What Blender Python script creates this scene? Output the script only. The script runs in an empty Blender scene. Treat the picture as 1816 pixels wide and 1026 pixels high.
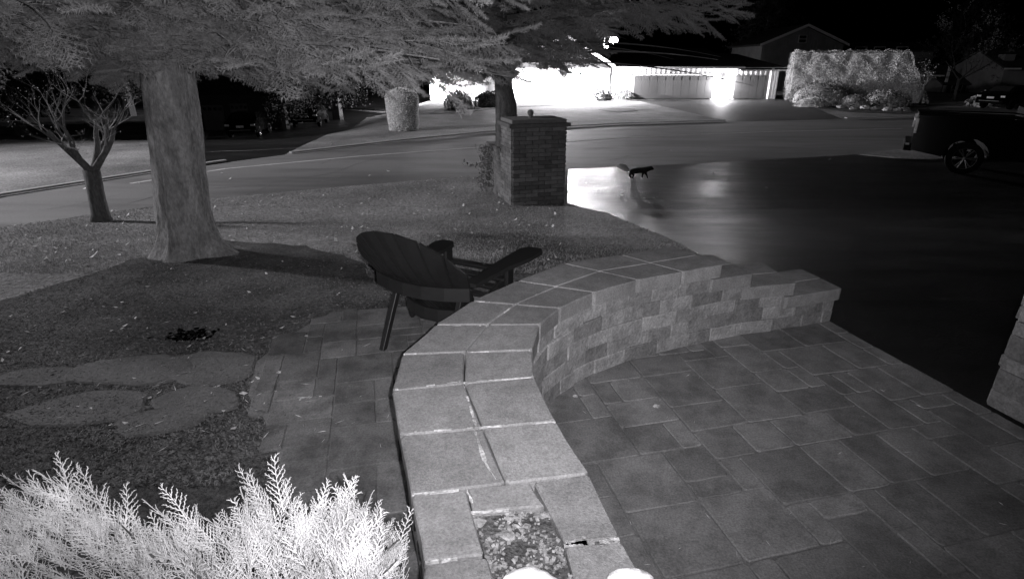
import bpy, math, random
import numpy as np
from mathutils import Vector, Matrix
random.seed(7); np.random.seed(7)
S = bpy.context.scene
COL = S.collection
R = math.radians

# ------------------------------------------------------------------ camera, world, lights, exposure
CAM_H = 2.05
PITCH = math.atan(398/1000)
cd = bpy.data.cameras.new('camera'); cam = bpy.data.objects.new('camera', cd); COL.objects.link(cam)
cd.sensor_width = 36.0; cd.lens = 36*1000/1816; cd.clip_start = 0.05; cd.clip_end = 2000
cam.location = (0, 0, CAM_H); cam.rotation_euler = (R(90)-PITCH, 0, 0)
S.camera = cam

w = bpy.data.worlds.new('World'); S.world = w; w.use_nodes = True
nt = w.node_tree; bg = nt.nodes['Background']
sky = nt.nodes.new('ShaderNodeTexSky'); sky.sky_type = 'NISHITA'; sky.sun_disc = False
sky.sun_elevation = R(-3); sky.sun_rotation = R(200)
hs = nt.nodes.new('ShaderNodeHueSaturation'); hs.inputs['Saturation'].default_value = 0.06
nt.links.new(sky.outputs[0], hs.inputs['Color']); nt.links.new(hs.outputs[0], bg.inputs[0])
bg.inputs[1].default_value = 0.02

TINT = (1.0, 0.975, 1.015)
def lamp(name, kind, loc, power, radius=0.05, **k):
    l = bpy.data.lights.new(name, kind); l.energy = power; l.color = TINT
    l.shadow_soft_size = radius
    o = bpy.data.objects.new(name, l); o.location = loc; COL.objects.link(o)
    for a, b in k.items(): setattr(l, a, b)
    return o
def aim(o, target):
    o.rotation_euler = (Vector(target)-o.location).to_track_quat('-Z', 'Y').to_euler()

S.view_settings.view_transform = 'Standard'; S.view_settings.look = 'None'
S.view_settings.gamma = 1; S.view_settings.use_curve_mapping = False; S.view_settings.exposure = 0
S.render.engine = 'CYCLES'
S.cycles.use_denoising = True
S.cycles.max_bounces = 5; S.cycles.diffuse_bounces = 2; S.cycles.glossy_bounces = 3
S.cycles.sample_clamp_indirect = 4
S.cycles.use_light_tree = True

# the infrared lamp of the security camera itself, beside its lens
ir = lamp('infrared_lamp', 'SPOT', (0.07, -0.02, CAM_H+0.03), 780, 0.012, spot_size=R(135), spot_blend=1.0)
aim(ir, (-.05, 6.0, 2.2))

# ------------------------------------------------------------------ terrain and unprojection
def sm(t): t = min(max(t, 0), 1); return t*t*(3-2*t)
def gz0(X, Y):
    z = -0.6*sm((Y-4.6)/7.4)
    z -= 1.1*sm((Y-20)/14)*sm((-X-5.5)/6)
    z += 0.10*math.exp(-((X+4.1)**2+(Y-6.6)**2)/2.2)
    return z
def gz(X, Y):                                   # the triangulated 1 m terrain, sampled exactly
    i, j = math.floor(X), math.floor(Y); u, v = X-i, Y-j
    a, b, c, d = gz0(i, j), gz0(i+1, j), gz0(i+1, j+1), gz0(i, j+1)
    if u >= v: return a+(b-a)*u+(c-b)*v
    return a+(d-a)*v+(c-d)*u
CP, SP = math.cos(PITCH), math.sin(PITCH)
def ray(px, py):
    u = (px-908)/1000; v = (513-py)/1000
    return (u, CP+v*SP, -SP+v*CP)
def P(px, py, z=None):                          # photo pixel to point on the ground (or on level z)
    dx, dy, dz = ray(px, py)
    if z is not None:
        t = (z-CAM_H)/dz; return Vector((dx*t, dy*t, z))
    Z = 0
    for i in range(60):
        t = (Z-CAM_H)/dz; Zn = gz(dx*t, dy*t)*.6+Z*.4
        if abs(Zn-Z) < 1e-4: break
        Z = Zn
    return Vector((dx*t, dy*t, gz(dx*t, dy*t)))
def A(px, py, Y):                               # photo pixel to point at distance Y
    dx, dy, dz = ray(px, py); t = Y/dy
    return Vector((dx*t, Y, CAM_H+dz*t))

# ------------------------------------------------------------------ materials (all grey: an infrared picture)
def mat(name, c, rough=0.9, spec=0.3, var=0.25, scale=3.0, var2=0.15, scale2=40.0, bump=0.3, bscale=60.0,
        metal=0.0, objrand=0.0, emit=0.0, stretch=None, bdist=0.01, coords='geo', blotch=0.0, blscale=.6, roughvar=None):
    m = bpy.data.materials.new(name); m.use_nodes = True; n = m.node_tree; L = n.links
    b = n.nodes['Principled BSDF']; b.inputs['Roughness'].default_value = rough
    b.inputs['Specular IOR Level'].default_value = spec; b.inputs['Metallic'].default_value = metal
    if coords == 'geo':
        g = n.nodes.new('ShaderNodeNewGeometry').outputs['Position']
    else:
        g = n.nodes.new('ShaderNodeTexCoord').outputs['Object']
    if stretch:
        mp = n.nodes.new('ShaderNodeMapping'); mp.inputs['Scale'].default_value = stretch
        L.new(g, mp.inputs['Vector']); g = mp.outputs[0]
    def noise(sc, det=5):
        t = n.nodes.new('ShaderNodeTexNoise'); t.inputs['Scale'].default_value = sc; t.inputs['Detail'].default_value = det
        t.inputs['Roughness'].default_value = 0.65
        L.new(g, t.inputs['Vector']); return t.outputs['Fac']
    def mr(src, lo, hi, a=0.3, z=0.7):
        r = n.nodes.new('ShaderNodeMapRange'); r.inputs[1].default_value = a; r.inputs[2].default_value = z
        r.inputs[3].default_value = lo; r.inputs[4].default_value = hi; L.new(src, r.inputs[0]); return r.outputs[0]
    def mul(p, q):
        r = n.nodes.new('ShaderNodeMath'); r.operation = 'MULTIPLY'
        L.new(p, r.inputs[0])
        if isinstance(q, float): r.inputs[1].default_value = q
        else: L.new(q, r.inputs[1])
        return r.outputs[0]
    f = mul(mr(noise(scale), 1-var, 1+var), c)
    f = mul(f, mr(noise(scale2, 3), 1-var2, 1+var2))
    if blotch: f = mul(f, mr(noise(blscale, 6), 1-blotch, 1+blotch*.4, .38, .56))
    if objrand:
        oi = n.nodes.new('ShaderNodeObjectInfo'); f = mul(f, mr(oi.outputs['Random'], 1-objrand, 1+objrand, 0, 1))
    cc = n.nodes.new('ShaderNodeCombineColor')
    for i in range(3): L.new(f, cc.inputs[i])
    L.new(cc.outputs[0], b.inputs['Base Color'])
    if roughvar: L.new(mr(noise(roughvar[2], 6), roughvar[0], roughvar[1], .35, .65), b.inputs['Roughness'])
    if bump:
        bp = n.nodes.new('ShaderNodeBump'); bp.inputs['Strength'].default_value = bump; bp.inputs['Distance'].default_value = bdist
        L.new(noise(bscale, 6), bp.inputs['Height']); L.new(bp.outputs[0], b.inputs['Normal'])
    if emit:
        b.inputs['Emission Color'].default_value = (*TINT, 1); b.inputs['Emission Strength'].default_value = emit
    return m

M = dict(
 cap=mat('cap_stone', .205, .88, .25, .20, 2.5, .30, 110, .8, 170, objrand=.13, bdist=.006, blotch=.14, blscale=9),
 block=mat('wall_block', .215, .9, .25, .32, 11, .25, 60, 1.0, 45, objrand=.32, bdist=.012),
 paver=mat('paver', .175, .88, .25, .24, 2.6, .30, 95, .7, 180, objrand=.20, bdist=.005, blotch=.25, blscale=5),
 pathpaver=mat('path_paver', .125, .88, .25, .24, 2.6, .30, 95, .7, 180, objrand=.22, bdist=.005, blotch=.35, blscale=4),
 sand=mat('joint_sand', .15, .95, .2, .4, 2, .3, 60, .4, 150),
 mortar=mat('mortar', .45, .95, .2, .5, 9, .4, 60, 1, 50, bdist=.02),
 crumb=mat('mortar_crumb', .24, .95, .2, .6, 30, .4, 90, 0),
 darkmortar=mat('dark_mortar', .10, .95, .2, .6, 14, .5, 60, 1, 60, bdist=.02),
 mulch=mat('mulch', .080, .97, .15, .35, 1.3, .55, 34, 1.0, 40, bdist=.03, blotch=.35, blscale=1.5),
 chip=mat('mulch_chip', .12, .95, .15, .5, 8, .3, 60, 0),
 flag=mat('flagstone', .10, .9, .25, .25, 3, .25, 50, .5, 60, objrand=.12, bdist=.01),
 lawn=mat('lawn', .225, .97, .1, .25, .5, .50, 18, 1.0, 22, bdist=.04, blotch=.3, blscale=.35),
 grass=mat('grass_blades', .30, .9, .2, .3, 1, .3, 30, 0),
 leaf=mat('dry_leaf', .55, .85, .2, .4, 3, .3, 60, 0),
 street=mat('street_asphalt', .15, .75, .35, .22, .25, .25, 60, .4, 90, stretch=(.35, 1.6, 1), bdist=.006, blotch=.22, blscale=.5),
 drive=mat('driveway_asphalt', .010, .4, .5, .4, .35, .3, 50, .6, 55, stretch=(.6, 1.2, 1), bdist=.014, roughvar=(.33, .50, .8)),
 fardrive=mat('far_asphalt', .035, .62, .4, .3, .35, .3, 30, .5, 30, bdist=.01),
 concrete=mat('concrete', .3, .85, .3, .2, 1, .2, 30, .3, 60),
 paint=mat('road_paint', .45, .8, .3, .3, 2, .3, 30, 0),
 bark=mat('spruce_bark', .22, .95, .15, .22, 5, .3, 38, 1.0, 30, stretch=(1, 1, .45), bdist=.03, blotch=.3, blscale=7),
 darkbark=mat('dark_bark', .11, .95, .15, .3, 6, .35, 40, .8, 40, stretch=(1, 1, .35), bdist=.01),
 roofbark=mat('dim_bark', .05, .95, .15, .3, 6, .35, 40, 0),
 darktrim=mat('dull_trim', .10, .8, .2, .1, 3, .1, 20, 0),
 twig=mat('pale_twig', .35, .9, .2, .3, 5, .3, 40, .3, 40),
 needle=mat('spruce_needles', .20, .8, .2, .4, 1.6, .25, 14, 0),
 needle2=mat('far_needles', .24, .8, .2, .4, .8, .25, 8, 0),
 juniper=mat('juniper_scales', .85, .7, .3, .38, 4, .15, 40, 0),
 plastic=mat('dark_plastic', .016, .42, .5, .15, 4, .1, 30, .1, 60),
 brick=mat('brick', .125, .9, .25, .2, 9, .25, 60, .6, 60, objrand=.35, bdist=.01),
 ivy=mat('ivy_leaf', .17, .8, .3, .3, 8, .3, 60, 0),
 white=mat('white_stone', .95, .8, .3, .08, 6, .08, 30, .6, 30, bdist=.01),
 siding=mat('pale_siding', .62, .7, .3, .08, .5, .06, 20, .1, 30),
 trim=mat('white_trim', .8, .6, .3, .04, 1, .04, 10, 0),
 door=mat('garage_door', .105, .6, .3, .08, .6, .08, 10, 0),
 roof=mat('shingle_roof', .035, .95, .2, .25, 2, .3, 30, .6, 30, bdist=.02),
 darksiding=mat('dark_siding', .19, .9, .2, .2, 1, .2, 20, .2, 30),
 glass=mat('window_glass', .01, .12, .6, .1, 2, .1, 10, 0),
 paleleaf=mat('pale_leaf', .9, .85, .2, .2, 1.2, .2, 12, 0),
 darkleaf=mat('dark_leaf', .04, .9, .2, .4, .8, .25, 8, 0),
 hedge=mat('hedge_leaf', .55, .85, .2, .3, 1.2, .3, 12, 0),
 hedgecore=mat('hedge_core', .4, .95, .1, .3, 3, .3, 20, 1, 14, bdist=.08),
 shrub=mat('shrub_leaf', .19, .85, .2, .3, 2, .3, 16, 0),
 rock=mat('garden_rock', .3, .9, .2, .3, 4, .3, 30, .8, 20, objrand=.3, bdist=.03),
 black=mat('black_car_paint', .002, .12, .2, .1, 2, .1, 10, 0),
 rubber=mat('tyre_rubber', .006, .9, .08, .1, 5, .1, 40, .2, 60),
 rim=mat('alloy_rim', .30, .35, .6, .1, 6, .1, 40, 0, metal=.9),
 lens=mat('light_lens', .3, .2, .7, .1, 8, .1, 30, 0),
 plate=mat('number_plate', .6, .4, .4, .05, 3, .05, 30, 0),
 lit=mat('lit_lantern', .8, .5, .3, 0, 1, 0, 1, 0, emit=60),
 litwin=mat('lit_window', .8, .5, .3, .2, 1, .2, 4, 0, emit=1.6),
 gutter=mat('gutter_metal', .5, .5, .4, .05, 3, .05, 30, 0),
 fur=mat('dark_fur', .012, .8, .2, .2, 9, .2, 90, .3, 120),
 palefur=mat('pale_fur', .65, .9, .1, .2, 9, .2, 90, 0),
 metalpost=mat('post_metal', .12, .6, .4, .1, 3, .1, 30, 0),
)

# ------------------------------------------------------------------ helpers
def link(name, me, m=None, parent=None, smooth=False):
    o = bpy.data.objects.new(name, me); COL.objects.link(o)
    if m is not None:
        if len(me.materials) == 0: me.materials.append(M[m] if isinstance(m, str) else m)
    if parent is not None: o.parent = parent
    if smooth: me.shade_smooth()
    return o
def tag(o, label=None, cat=None, group=None, kind=None):
    if label: o['label'] = label
    if cat: o['category'] = cat
    if group: o['group'] = group
    if kind: o['kind'] = kind
    return o
def empty(name, loc=(0, 0, 0), rz=0, label=None, cat=None, group=None, scale=1):
    o = bpy.data.objects.new(name, None); COL.objects.link(o); o.location = loc; o.rotation_euler = (0, 0, rz)
    o.empty_display_size = .1; o.scale = (scale,)*3
    return tag(o, label, cat, group)
class MB:
    def __init__(s): s.v = []; s.f = []
    def add(s, vs, fs):
        k = len(s.v); s.v += [tuple(a) for a in vs]; s.f += [tuple(i+k for i in f) for f in fs]
    def box(s, c, d, rz=0, rx=0, ry=0, bev=0):
        mt = Matrix.Translation(c) @ Matrix.Rotation(rz, 4, 'Z') @ Matrix.Rotation(ry, 4, 'Y') @ Matrix.Rotation(rx, 4, 'X')
        x, y, z = d[0]/2, d[1]/2, d[2]/2
        if bev <= 0:
            vs = [mt @ Vector(q) for q in ((-x,-y,-z),(x,-y,-z),(x,y,-z),(-x,y,-z),(-x,-y,z),(x,-y,z),(x,y,z),(-x,y,z))]
            s.add(vs, [(0,3,2,1),(4,5,6,7),(0,1,5,4),(1,2,6,5),(2,3,7,6),(3,0,4,7)])
        else:
            b = min(bev, x*.45, y*.45, z*.9)
            def ring(hx, hy, zz, cc):
                return [(-hx+cc,-hy,zz),(hx-cc,-hy,zz),(hx,-hy+cc,zz),(hx,hy-cc,zz),(hx-cc,hy,zz),(-hx+cc,hy,zz),(-hx,hy-cc,zz),(-hx,-hy+cc,zz)]
            q = ring(x, y, -z, b)+ring(x, y, z-b, b)+ring(x-b*.8, y-b*.8, z, b)
            fs = [tuple(range(7, -1, -1)), tuple(range(16, 24))]
            for r in range(2):
                for i in range(8): fs.append((r*8+i, r*8+(i+1) % 8, (r+1)*8+(i+1) % 8, (r+1)*8+i))
            s.add([mt @ Vector(a) for a in q], fs)
        return s
    def quad(s, a, b, c, d): s.add([a, b, c, d], [(0, 1, 2, 3)]); return s
    def prism(s, poly, axis_vec, base=None):
        """extrude polygon (list of 3D points) along a vector"""
        n = len(poly); av = Vector(axis_vec); p = [Vector(q) for q in poly]
        s.add(p+[q+av for q in p], [tuple(range(n-1, -1, -1)), tuple(range(n, 2*n))]+[(i, (i+1) % n, n+(i+1) % n, n+i) for i in range(n)])
        return s
    def tube(s, pts, rad, n=6, cap=True, ell=None):
        pts = [Vector(p) for p in pts]; m = len(pts)
        if not hasattr(rad, '__len__'): rad = [rad]*m
        vs = []; up = None
        for i, p in enumerate(pts):
            t = (pts[min(i+1, m-1)]-pts[max(i-1, 0)]).normalized()
            if up is None: up = t.orthogonal().normalized()
            up = (up-t*up.dot(t)); up = up.normalized() if up.length > 1e-6 else t.orthogonal().normalized()
            b = t.cross(up)
            for k in range(n):
                a = 2*math.pi*k/n; vs.append(p+(up*math.cos(a)+b*math.sin(a))*rad[i])
        fs = [(i*n+k, i*n+(k+1) % n, (i+1)*n+(k+1) % n, (i+1)*n+k) for i in range(m-1) for k in range(n)]
        if cap: fs += [tuple(range(n-1, -1, -1)), tuple((m-1)*n+k for k in range(n))]
        s.add(vs, fs); return s
    def sphere(s, c, r, n=10, m=7, jit=0):
        rr = r if hasattr(r, '__len__') else (r, r, r); vs = []; fs = []
        for i in range(m+1):
            th = math.pi*i/m
            for k in range(n):
                a = 2*math.pi*k/n; q = 1+random.uniform(-jit, jit)
                vs.append((c[0]+rr[0]*math.sin(th)*math.cos(a)*q, c[1]+rr[1]*math.sin(th)*math.sin(a)*q, c[2]+rr[2]*math.cos(th)*q))
        for i in range(m):
            for k in range(n): fs.append((i*n+k, (i+1)*n+k, (i+1)*n+(k+1) % n, i*n+(k+1) % n))
        s.add(vs, fs); return s
    def mesh(s, name):
        me = bpy.data.meshes.new(name); me.from_pydata(s.v, [], s.f); me.update(); return me
    def build(s, name, m, parent=None, smooth=False): return link(name, s.mesh(name), m, parent, smooth)
def part(name, m, parent, *boxes, smooth=False):
    b = MB()
    for q in boxes: b.box(*q)
    return b.build(name, m, parent, smooth)
def npmesh(name, V, F):
    V = np.asarray(V, np.float32).reshape(-1, 3); F = np.asarray(F, np.int32); k = F.shape[1]
    me = bpy.data.meshes.new(name); me.vertices.add(len(V)); me.vertices.foreach_set('co', V.ravel())
    me.loops.add(F.size); me.loops.foreach_set('vertex_index', F.ravel())
    me.polygons.add(len(F)); me.polygons.foreach_set('loop_start', np.arange(0, F.size, k, dtype=np.int32))
    me.update(calc_edges=True); me.validate(); return me
def instance_np(V, F, mats):
    """V (n,3), F (m,k), mats (c,4,4) -> joined arrays"""
    V = np.asarray(V, float); c = len(mats); n = len(V)
    out = np.einsum('cij,nj->cni', mats[:, :3, :3], V)+mats[:, None, :3, 3]
    FF = np.asarray(F)[None]+(np.arange(c)*n)[:, None, None]
    return out.reshape(-1, 3), FF.reshape(-1, np.asarray(F).shape[1])
def frame(p, d, up, s=1.0):
    """matrix: local +X along d, +Z near up"""
    d = np.asarray(d, float); d = d/np.linalg.norm(d); up = np.asarray(up, float)
    y = np.cross(up, d); ly = np.linalg.norm(y)
    if ly < 1e-5: y = np.cross((1, 0, .1), d); ly = np.linalg.norm(y)
    y = y/ly; z = np.cross(d, y)
    m = np.eye(4); m[:3, 0] = d*s; m[:3, 1] = y*s; m[:3, 2] = z*s; m[:3, 3] = p; return m

# sheets draped exactly on the triangulated terrain
def clip(poly, a, b, c, keep):
    out = []
    for i in range(len(poly)):
        p, q = poly[i], poly[(i+1) % len(poly)]
        dp = a*p[0]+b*p[1]-c; dq = a*q[0]+b*q[1]-c
        if keep < 0: dp, dq = -dp, -dq
        if dp >= 0: out.append(p)
        if dp*dq < 0:
            t = dp/(dp-dq); out.append((p[0]+(q[0]-p[0])*t, p[1]+(q[1]-p[1])*t))
    return out
def sheet(name, poly, dz, m, kind='structure', parent=None, skirt=0):
    poly = [(p[0], p[1]) for p in poly]
    b = MB(); xs = [p[0] for p in poly]; ys = [p[1] for p in poly]
    for j in range(math.floor(min(ys)), math.ceil(max(ys))):
        row = clip(clip(poly, 0, 1, j, 1), 0, 1, j+1, -1)
        if len(row) < 3: continue
        x0, x1 = min(p[0] for p in row), max(p[0] for p in row)
        for i in range(math.floor(x0), math.ceil(x1)):
            cell = clip(clip(row, 1, 0, i, 1), 1, 0, i+1, -1)
            if len(cell) < 3: continue
            for kp in (1, -1):
                t = clip(cell, 1, -1, i-j, kp)
                if len(t) >= 3:
                    ar = sum(t[k][0]*t[(k+1) % len(t)][1]-t[(k+1) % len(t)][0]*t[k][1] for k in range(len(t)))
                    if abs(ar) < 1e-7: continue
                    if ar < 0: t = t[::-1]
                    b.add([(x, y, gz(x, y)+dz) for x, y in t], [tuple(range(len(t)))])
    if skirt:
        n = len(poly)
        for i in range(n):
            p, q = poly[i], poly[(i+1) % n]; L = math.hypot(q[0]-p[0], q[1]-p[1]); k = max(1, int(L/.5))
            for s in range(k):
                a = [p[0]+(q[0]-p[0])*s/k, p[1]+(q[1]-p[1])*s/k]; c = [p[0]+(q[0]-p[0])*(s+1)/k, p[1]+(q[1]-p[1])*(s+1)/k]
                za, zc = gz(*a)+dz, gz(*c)+dz
                b.quad((*a, za), (*c, zc), (*c, zc-skirt), (*a, za-skirt))
    o = b.build(name, m, parent)
    if kind: o['kind'] = kind
    return o
def inpoly(x, y, poly):
    r = False; n = len(poly)
    for i in range(n):
        (x0, y0), (x1, y1) = poly[i][:2], poly[(i+1) % n][:2]
        if (y0 > y) != (y1 > y) and x < (x1-x0)*(y-y0)/(y1-y0)+x0: r = not r
    return r
def PX(*pts): return [tuple(P(*p)[:2]) for p in pts]
def wobble(poly, amp, step=.25):
    out = []
    for i in range(len(poly)):
        p, q = poly[i], poly[(i+1) % len(poly)]; L = math.hypot(q[0]-p[0], q[1]-p[1]); k = max(1, min(60, int(L/step)))
        for s in range(k):
            out.append((p[0]+(q[0]-p[0])*s/k+random.uniform(-amp, amp), p[1]+(q[1]-p[1])*s/k+random.uniform(-amp, amp)))
    return out

# ------------------------------------------------------------------ SETTING: ground sheets
sheet('lawn', [(-60, -4), (75, -4), (75, 95), (-60, 95)], -.06, 'lawn')
b = MB(); b.quad((-900, -300, -2.2), (900, -300, -2.2), (900, 1500, -2.2), (-900, 1500, -2.2)); o = b.build('ground', 'mulch'); o['kind'] = 'structure'
near_e = [(-330, 455), (-150, 425), (0, 400), (170, 376), (350, 352), (600, 329), (850, 309), (1010, 297), (1300, 284), (1540, 270), (1816, 263), (2300, 262)]
far_e = [(2300, 196), (1816, 203), (1627, 207), (1494, 210), (1292, 214), (1100, 219), (860, 234), (700, 250), (502, 272), (400, 285), (248, 307), (0, 345), (-150, 370), (-330, 402)]
street_poly = PX(*near_e)+PX(*far_e)
STREET = sheet('street', street_poly, -.05, 'street')
# kerb strip and worn edge line on the street
def strip(name, pts, wd, dz, m, kind='structure'):
    q = [Vector(P(*p)[:2]) for p in pts]; L = []; Rr = []
    for i in range(len(q)):
        t = (q[min(i+1, len(q)-1)]-q[max(i-1, 0)]).normalized(); nrm = Vector((-t.y, t.x))
        L.append(tuple(q[i]+nrm*wd/2)); Rr.append(tuple(q[i]-nrm*wd/2))
    return sheet(name, L+Rr[::-1], dz, m, kind, skirt=.04 if dz > 0 else 0)
strip('edge_line', [(230, 322), (400, 296), (640, 274), (860, 258), (1007, 248), (1100, 242), (1250, 236), (1390, 231), (1600, 226)], .14, -.045, 'paint')
strip('kerb', [(-200, 378), (0, 344), (248, 306), (400, 284)], .16, .02, 'concrete')
strip('kerb', [(515, 270), (700, 249), (860, 233), (1007, 223), (1100, 218), (1285, 213)], .18, .02, 'concrete')
strip('kerb', [(1500, 209), (1627, 206), (1816, 202), (2200, 197)], .18, .02, 'concrete')
# cracks in the street
def crack(a, b2, wd=.02, jag=.05):
    p, q = Vector(P(*a)[:2]), Vector(P(*b2)[:2]); n = max(4, int((q-p).length/.35)); nr = Vector((-(q-p).y, (q-p).x)).normalized(); L = []; Rr = []; off = 0
    for k in range(n+1):
        off = off*.8+random.gauss(0, jag); c = p.lerp(q, k/n)+nr*off; w_ = wd*random.uniform(.3, 1)*(.3 if k in (0, n) else 1); L.append(tuple(c+nr*w_)); Rr.append(tuple(c-nr*w_))
    o = sheet('crack', L+Rr[::-1], -.046, 'sand', None, STREET)
for a, b2, w_ in [((430, 345), (490, 318), .025), ((490, 318), (600, 300), .02), ((600, 300), (700, 268), .02), ((700, 285), (850, 292), .025), ((370, 330), (470, 322), .02), ((60, 368), (210, 340), .02), ((640, 262), (560, 290), .018), ((1020, 262), (1300, 250), .03), ((1050, 285), (1200, 262), .03), ((1350, 262), (1560, 248), .03), ((560, 322), (610, 306), .02), ((200, 362), (330, 330), .02), ((350, 268), (860, 246), .05), ((1010, 231), (1300, 222), .06)]: crack(a, b2, w_)
# drives
drive_poly = PX((1006, 360), (1007, 297), (1300, 284), (1540, 270), (1640, 268), (2500, 300))+[(9.5, -1.5), (4.4, -1.5), tuple(P(1745, 712)[:2]), tuple(P(1470, 568)[:2]), tuple(P(1430, 530)[:2]), tuple(P(1240, 447)[:2]), tuple(P(1180, 415)[:2]), tuple(P(1080, 375)[:2])]
sheet('driveway', drive_poly, -.046, 'drive')
sheet('far_driveway', PX((1125, 176), (1380, 174), (1420, 180), (1492, 209.5), (1292, 213.5), (1215, 196)), -.052, 'fardrive')
sheet('side_driveway', PX((352, 291), (502, 271.5), (560, 245), (650, 207), (700, 196), (560, 188), (440, 205), (372, 235), (330, 262)), -.052, 'drive')
# near lawn raised above the drives, with a real edge
lawn_near = PX((-330, 456), (-150, 426), (0, 401), (170, 377), (350, 353), (600, 330), (850, 310), (1004, 298.5), (1004, 358), (1078, 376), (1178, 416), (1240, 449), (1225, 500), (900, 560), (700, 640), (500, 800), (200, 1300), (-900, 1300))
sheet('front_lawn', lawn_near, -.018, 'lawn', skirt=.05)
sheet('verge', PX((1525, 272), (1560, 266), (1660, 261), (2000, 262), (2000, 272), (1660, 280), (1590, 278)), -.02, 'lawn', skirt=.03)
mulch_poly = PX((-400, 660), (0, 536), (80, 503), (165, 477), (268, 451), (400, 425), (520, 432), (600, 450), (700, 500), (800, 540), (700, 620), (640, 760), (600, 1100), (-600, 1100))
mulch_poly = wobble(mulch_poly, .11, .18)
sheet('mulch_bed', mulch_poly, -.010, 'mulch', skirt=.02)
bed = wobble(PX((760, 200), (800, 186), (905, 176), (1120, 173), (1135, 178), (1040, 184), (905, 189), (820, 199)), .15, 1)
sheet('planting_bed', bed, -.035, 'mulch')
sheet('planting_bed', wobble(PX((1408, 182), (1440, 172), (1640, 176), (1650, 198), (1590, 200), (1500, 197), (1440, 190)), .12, 1), -.035, 'mulch')
sheet('dark_patch', wobble(PX((1062, 193), (1090, 190), (1125, 192), (1130, 195), (1090, 197.5)), .1, 1), -.033, 'mulch')  # dark oval patch on the far lawn, in the mulch colour

# ------------------------------------------------------------------ PATIO: pavers one by one
GA = R(13.5); gx = Vector((math.cos(GA), math.sin(GA))); gy = Vector((-math.sin(GA), math.cos(GA)))
U = .132
def paver_mesh(w_, h_, seed, pmat='paver'):
    rnd = random.Random(seed); g = .0014; W, H = w_*U-g*2, h_*U-g*2; th = .05
    pts = []; n = 3
    c = .012
    cor = [(-W/2, -H/2), (W/2, -H/2), (W/2, H/2), (-W/2, H/2)]
    for i in range(4):
        p, q = cor[i], cor[(i+1) % 4]; L = math.hypot(q[0]-p[0], q[1]-p[1])
        for t in (c/L*rnd.uniform(.8, 2), .35, .65, 1-c/L*rnd.uniform(.8, 2)):
            nx, ny = (q[1]-p[1])/L, -(q[0]-p[0])/L; j = rnd.uniform(-.005, .001)
            pts.append((p[0]+(q[0]-p[0])*t+nx*j, p[1]+(q[1]-p[1])*t+ny*j))
    n = len(pts); m = MB()
    r1 = [(x, y, -th) for x, y in pts]; r2 = [(x, y, -.004) for x, y in pts]
    r3 = [(x*(1-.009/W), y*(1-.009/H), rnd.uniform(-.001, .001)) for x, y in pts]
    m.add(r1+r2+r3, [tuple(range(2*n, 3*n))]+[(r*n+i, r*n+(i+1) % n, (r+1)*n+(i+1) % n, (r+1)*n+i) for r in range(2) for i in range(n)])
    me = m.mesh('paver'); me.materials.append(M[pmat]); return me
pm = {}
def lay(poly, parent, seed, x0, x1, y0, y1, pmat='paver'):
    rnd = random.Random(seed); occ = set(); cnt = 0
    sizes = [(3, 3)]*5+[(3, 2)]*5+[(2, 3)]*4+[(2, 2)]*5+[(2, 1)]*2+[(1, 2)]*2
    for j in range(y0, y1):
        for i in range(x0, x1):
            if (i, j) in occ: continue
            rnd.shuffle(sizes)
            for w_, h_ in sizes+[(1, 1)]:
                if all((i+a, j+b2) not in occ and i+a < x1 for a in range(w_) for b2 in range(h_)): break
            for a in range(w_):
                for b2 in range(h_): occ.add((i+a, j+b2))
            c = gx*((i+w_/2)*U)+gy*((j+h_/2)*U)
            if not inpoly(c.x, c.y, poly): continue
            k = (w_, h_, rnd.randrange(3), pmat)
            if k not in pm: pm[k] = paver_mesh(*k[:2], w_*31+h_*7+k[2], pmat)
            o = bpy.data.objects.new('paver', pm[k]); COL.objects.link(o); o.parent = parent
            o.location = (c.x, c.y, rnd.uniform(-.003, .003)); cnt += 1
            o.rotation_euler = (rnd.uniform(-.006, .006), rnd.uniform(-.006, .006), GA+rnd.uniform(-.008, .008))
    return cnt
EX = 3.82                                        # the drive edge in patio grid coordinates
def G2(a, b2): v = gx*a+gy*b2; return (v.x, v.y)
def gc(p): v = Vector(p[:2]); return v.dot(gx), v.dot(gy)
e1, e2 = gc(P(1470, 570)), gc(P(1745, 712))
ex = int(round((e1[0]+e2[0])/2/U)); EXU = ex*U
pr = [(.0, 1.0), (.0, 3.0), (.3, 3.7), (1.4, 4.6), G2(EXU, 3.62), G2(EXU, 1.0)]
pr = [(-.1, 1.05), (-.05, 3.2), (.5, 4.0), (1.6, 4.5), G2(EXU, 3.62), G2(EXU, 1.3), (2.6, 1.2)]
patio = sheet('patio', pr, -.007, 'sand'); n1 = lay(pr, patio, 3, -2, ex, 4, 37)
pl_ = PX((590, 552), (520, 590), (455, 640), (440, 700), (480, 760), (500, 830), (560, 1000), (700, 1080))
pl_ = [tuple(p) for p in pl_]+[(-.2, 1.2), (-.35, 2.2), (-.4, 3.0), (-.1, 3.9), (.3, 4.35), (-.2, 4.6), (-.9, 4.75)]
path = sheet('path', pl_, -.001, 'sand'); n2 = lay(pl_, path, 11, -22, 14, 3, 39, 'pathpaver')
for o in path.children: o.location.z += .006
print('pavers', n1, n2)

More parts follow.
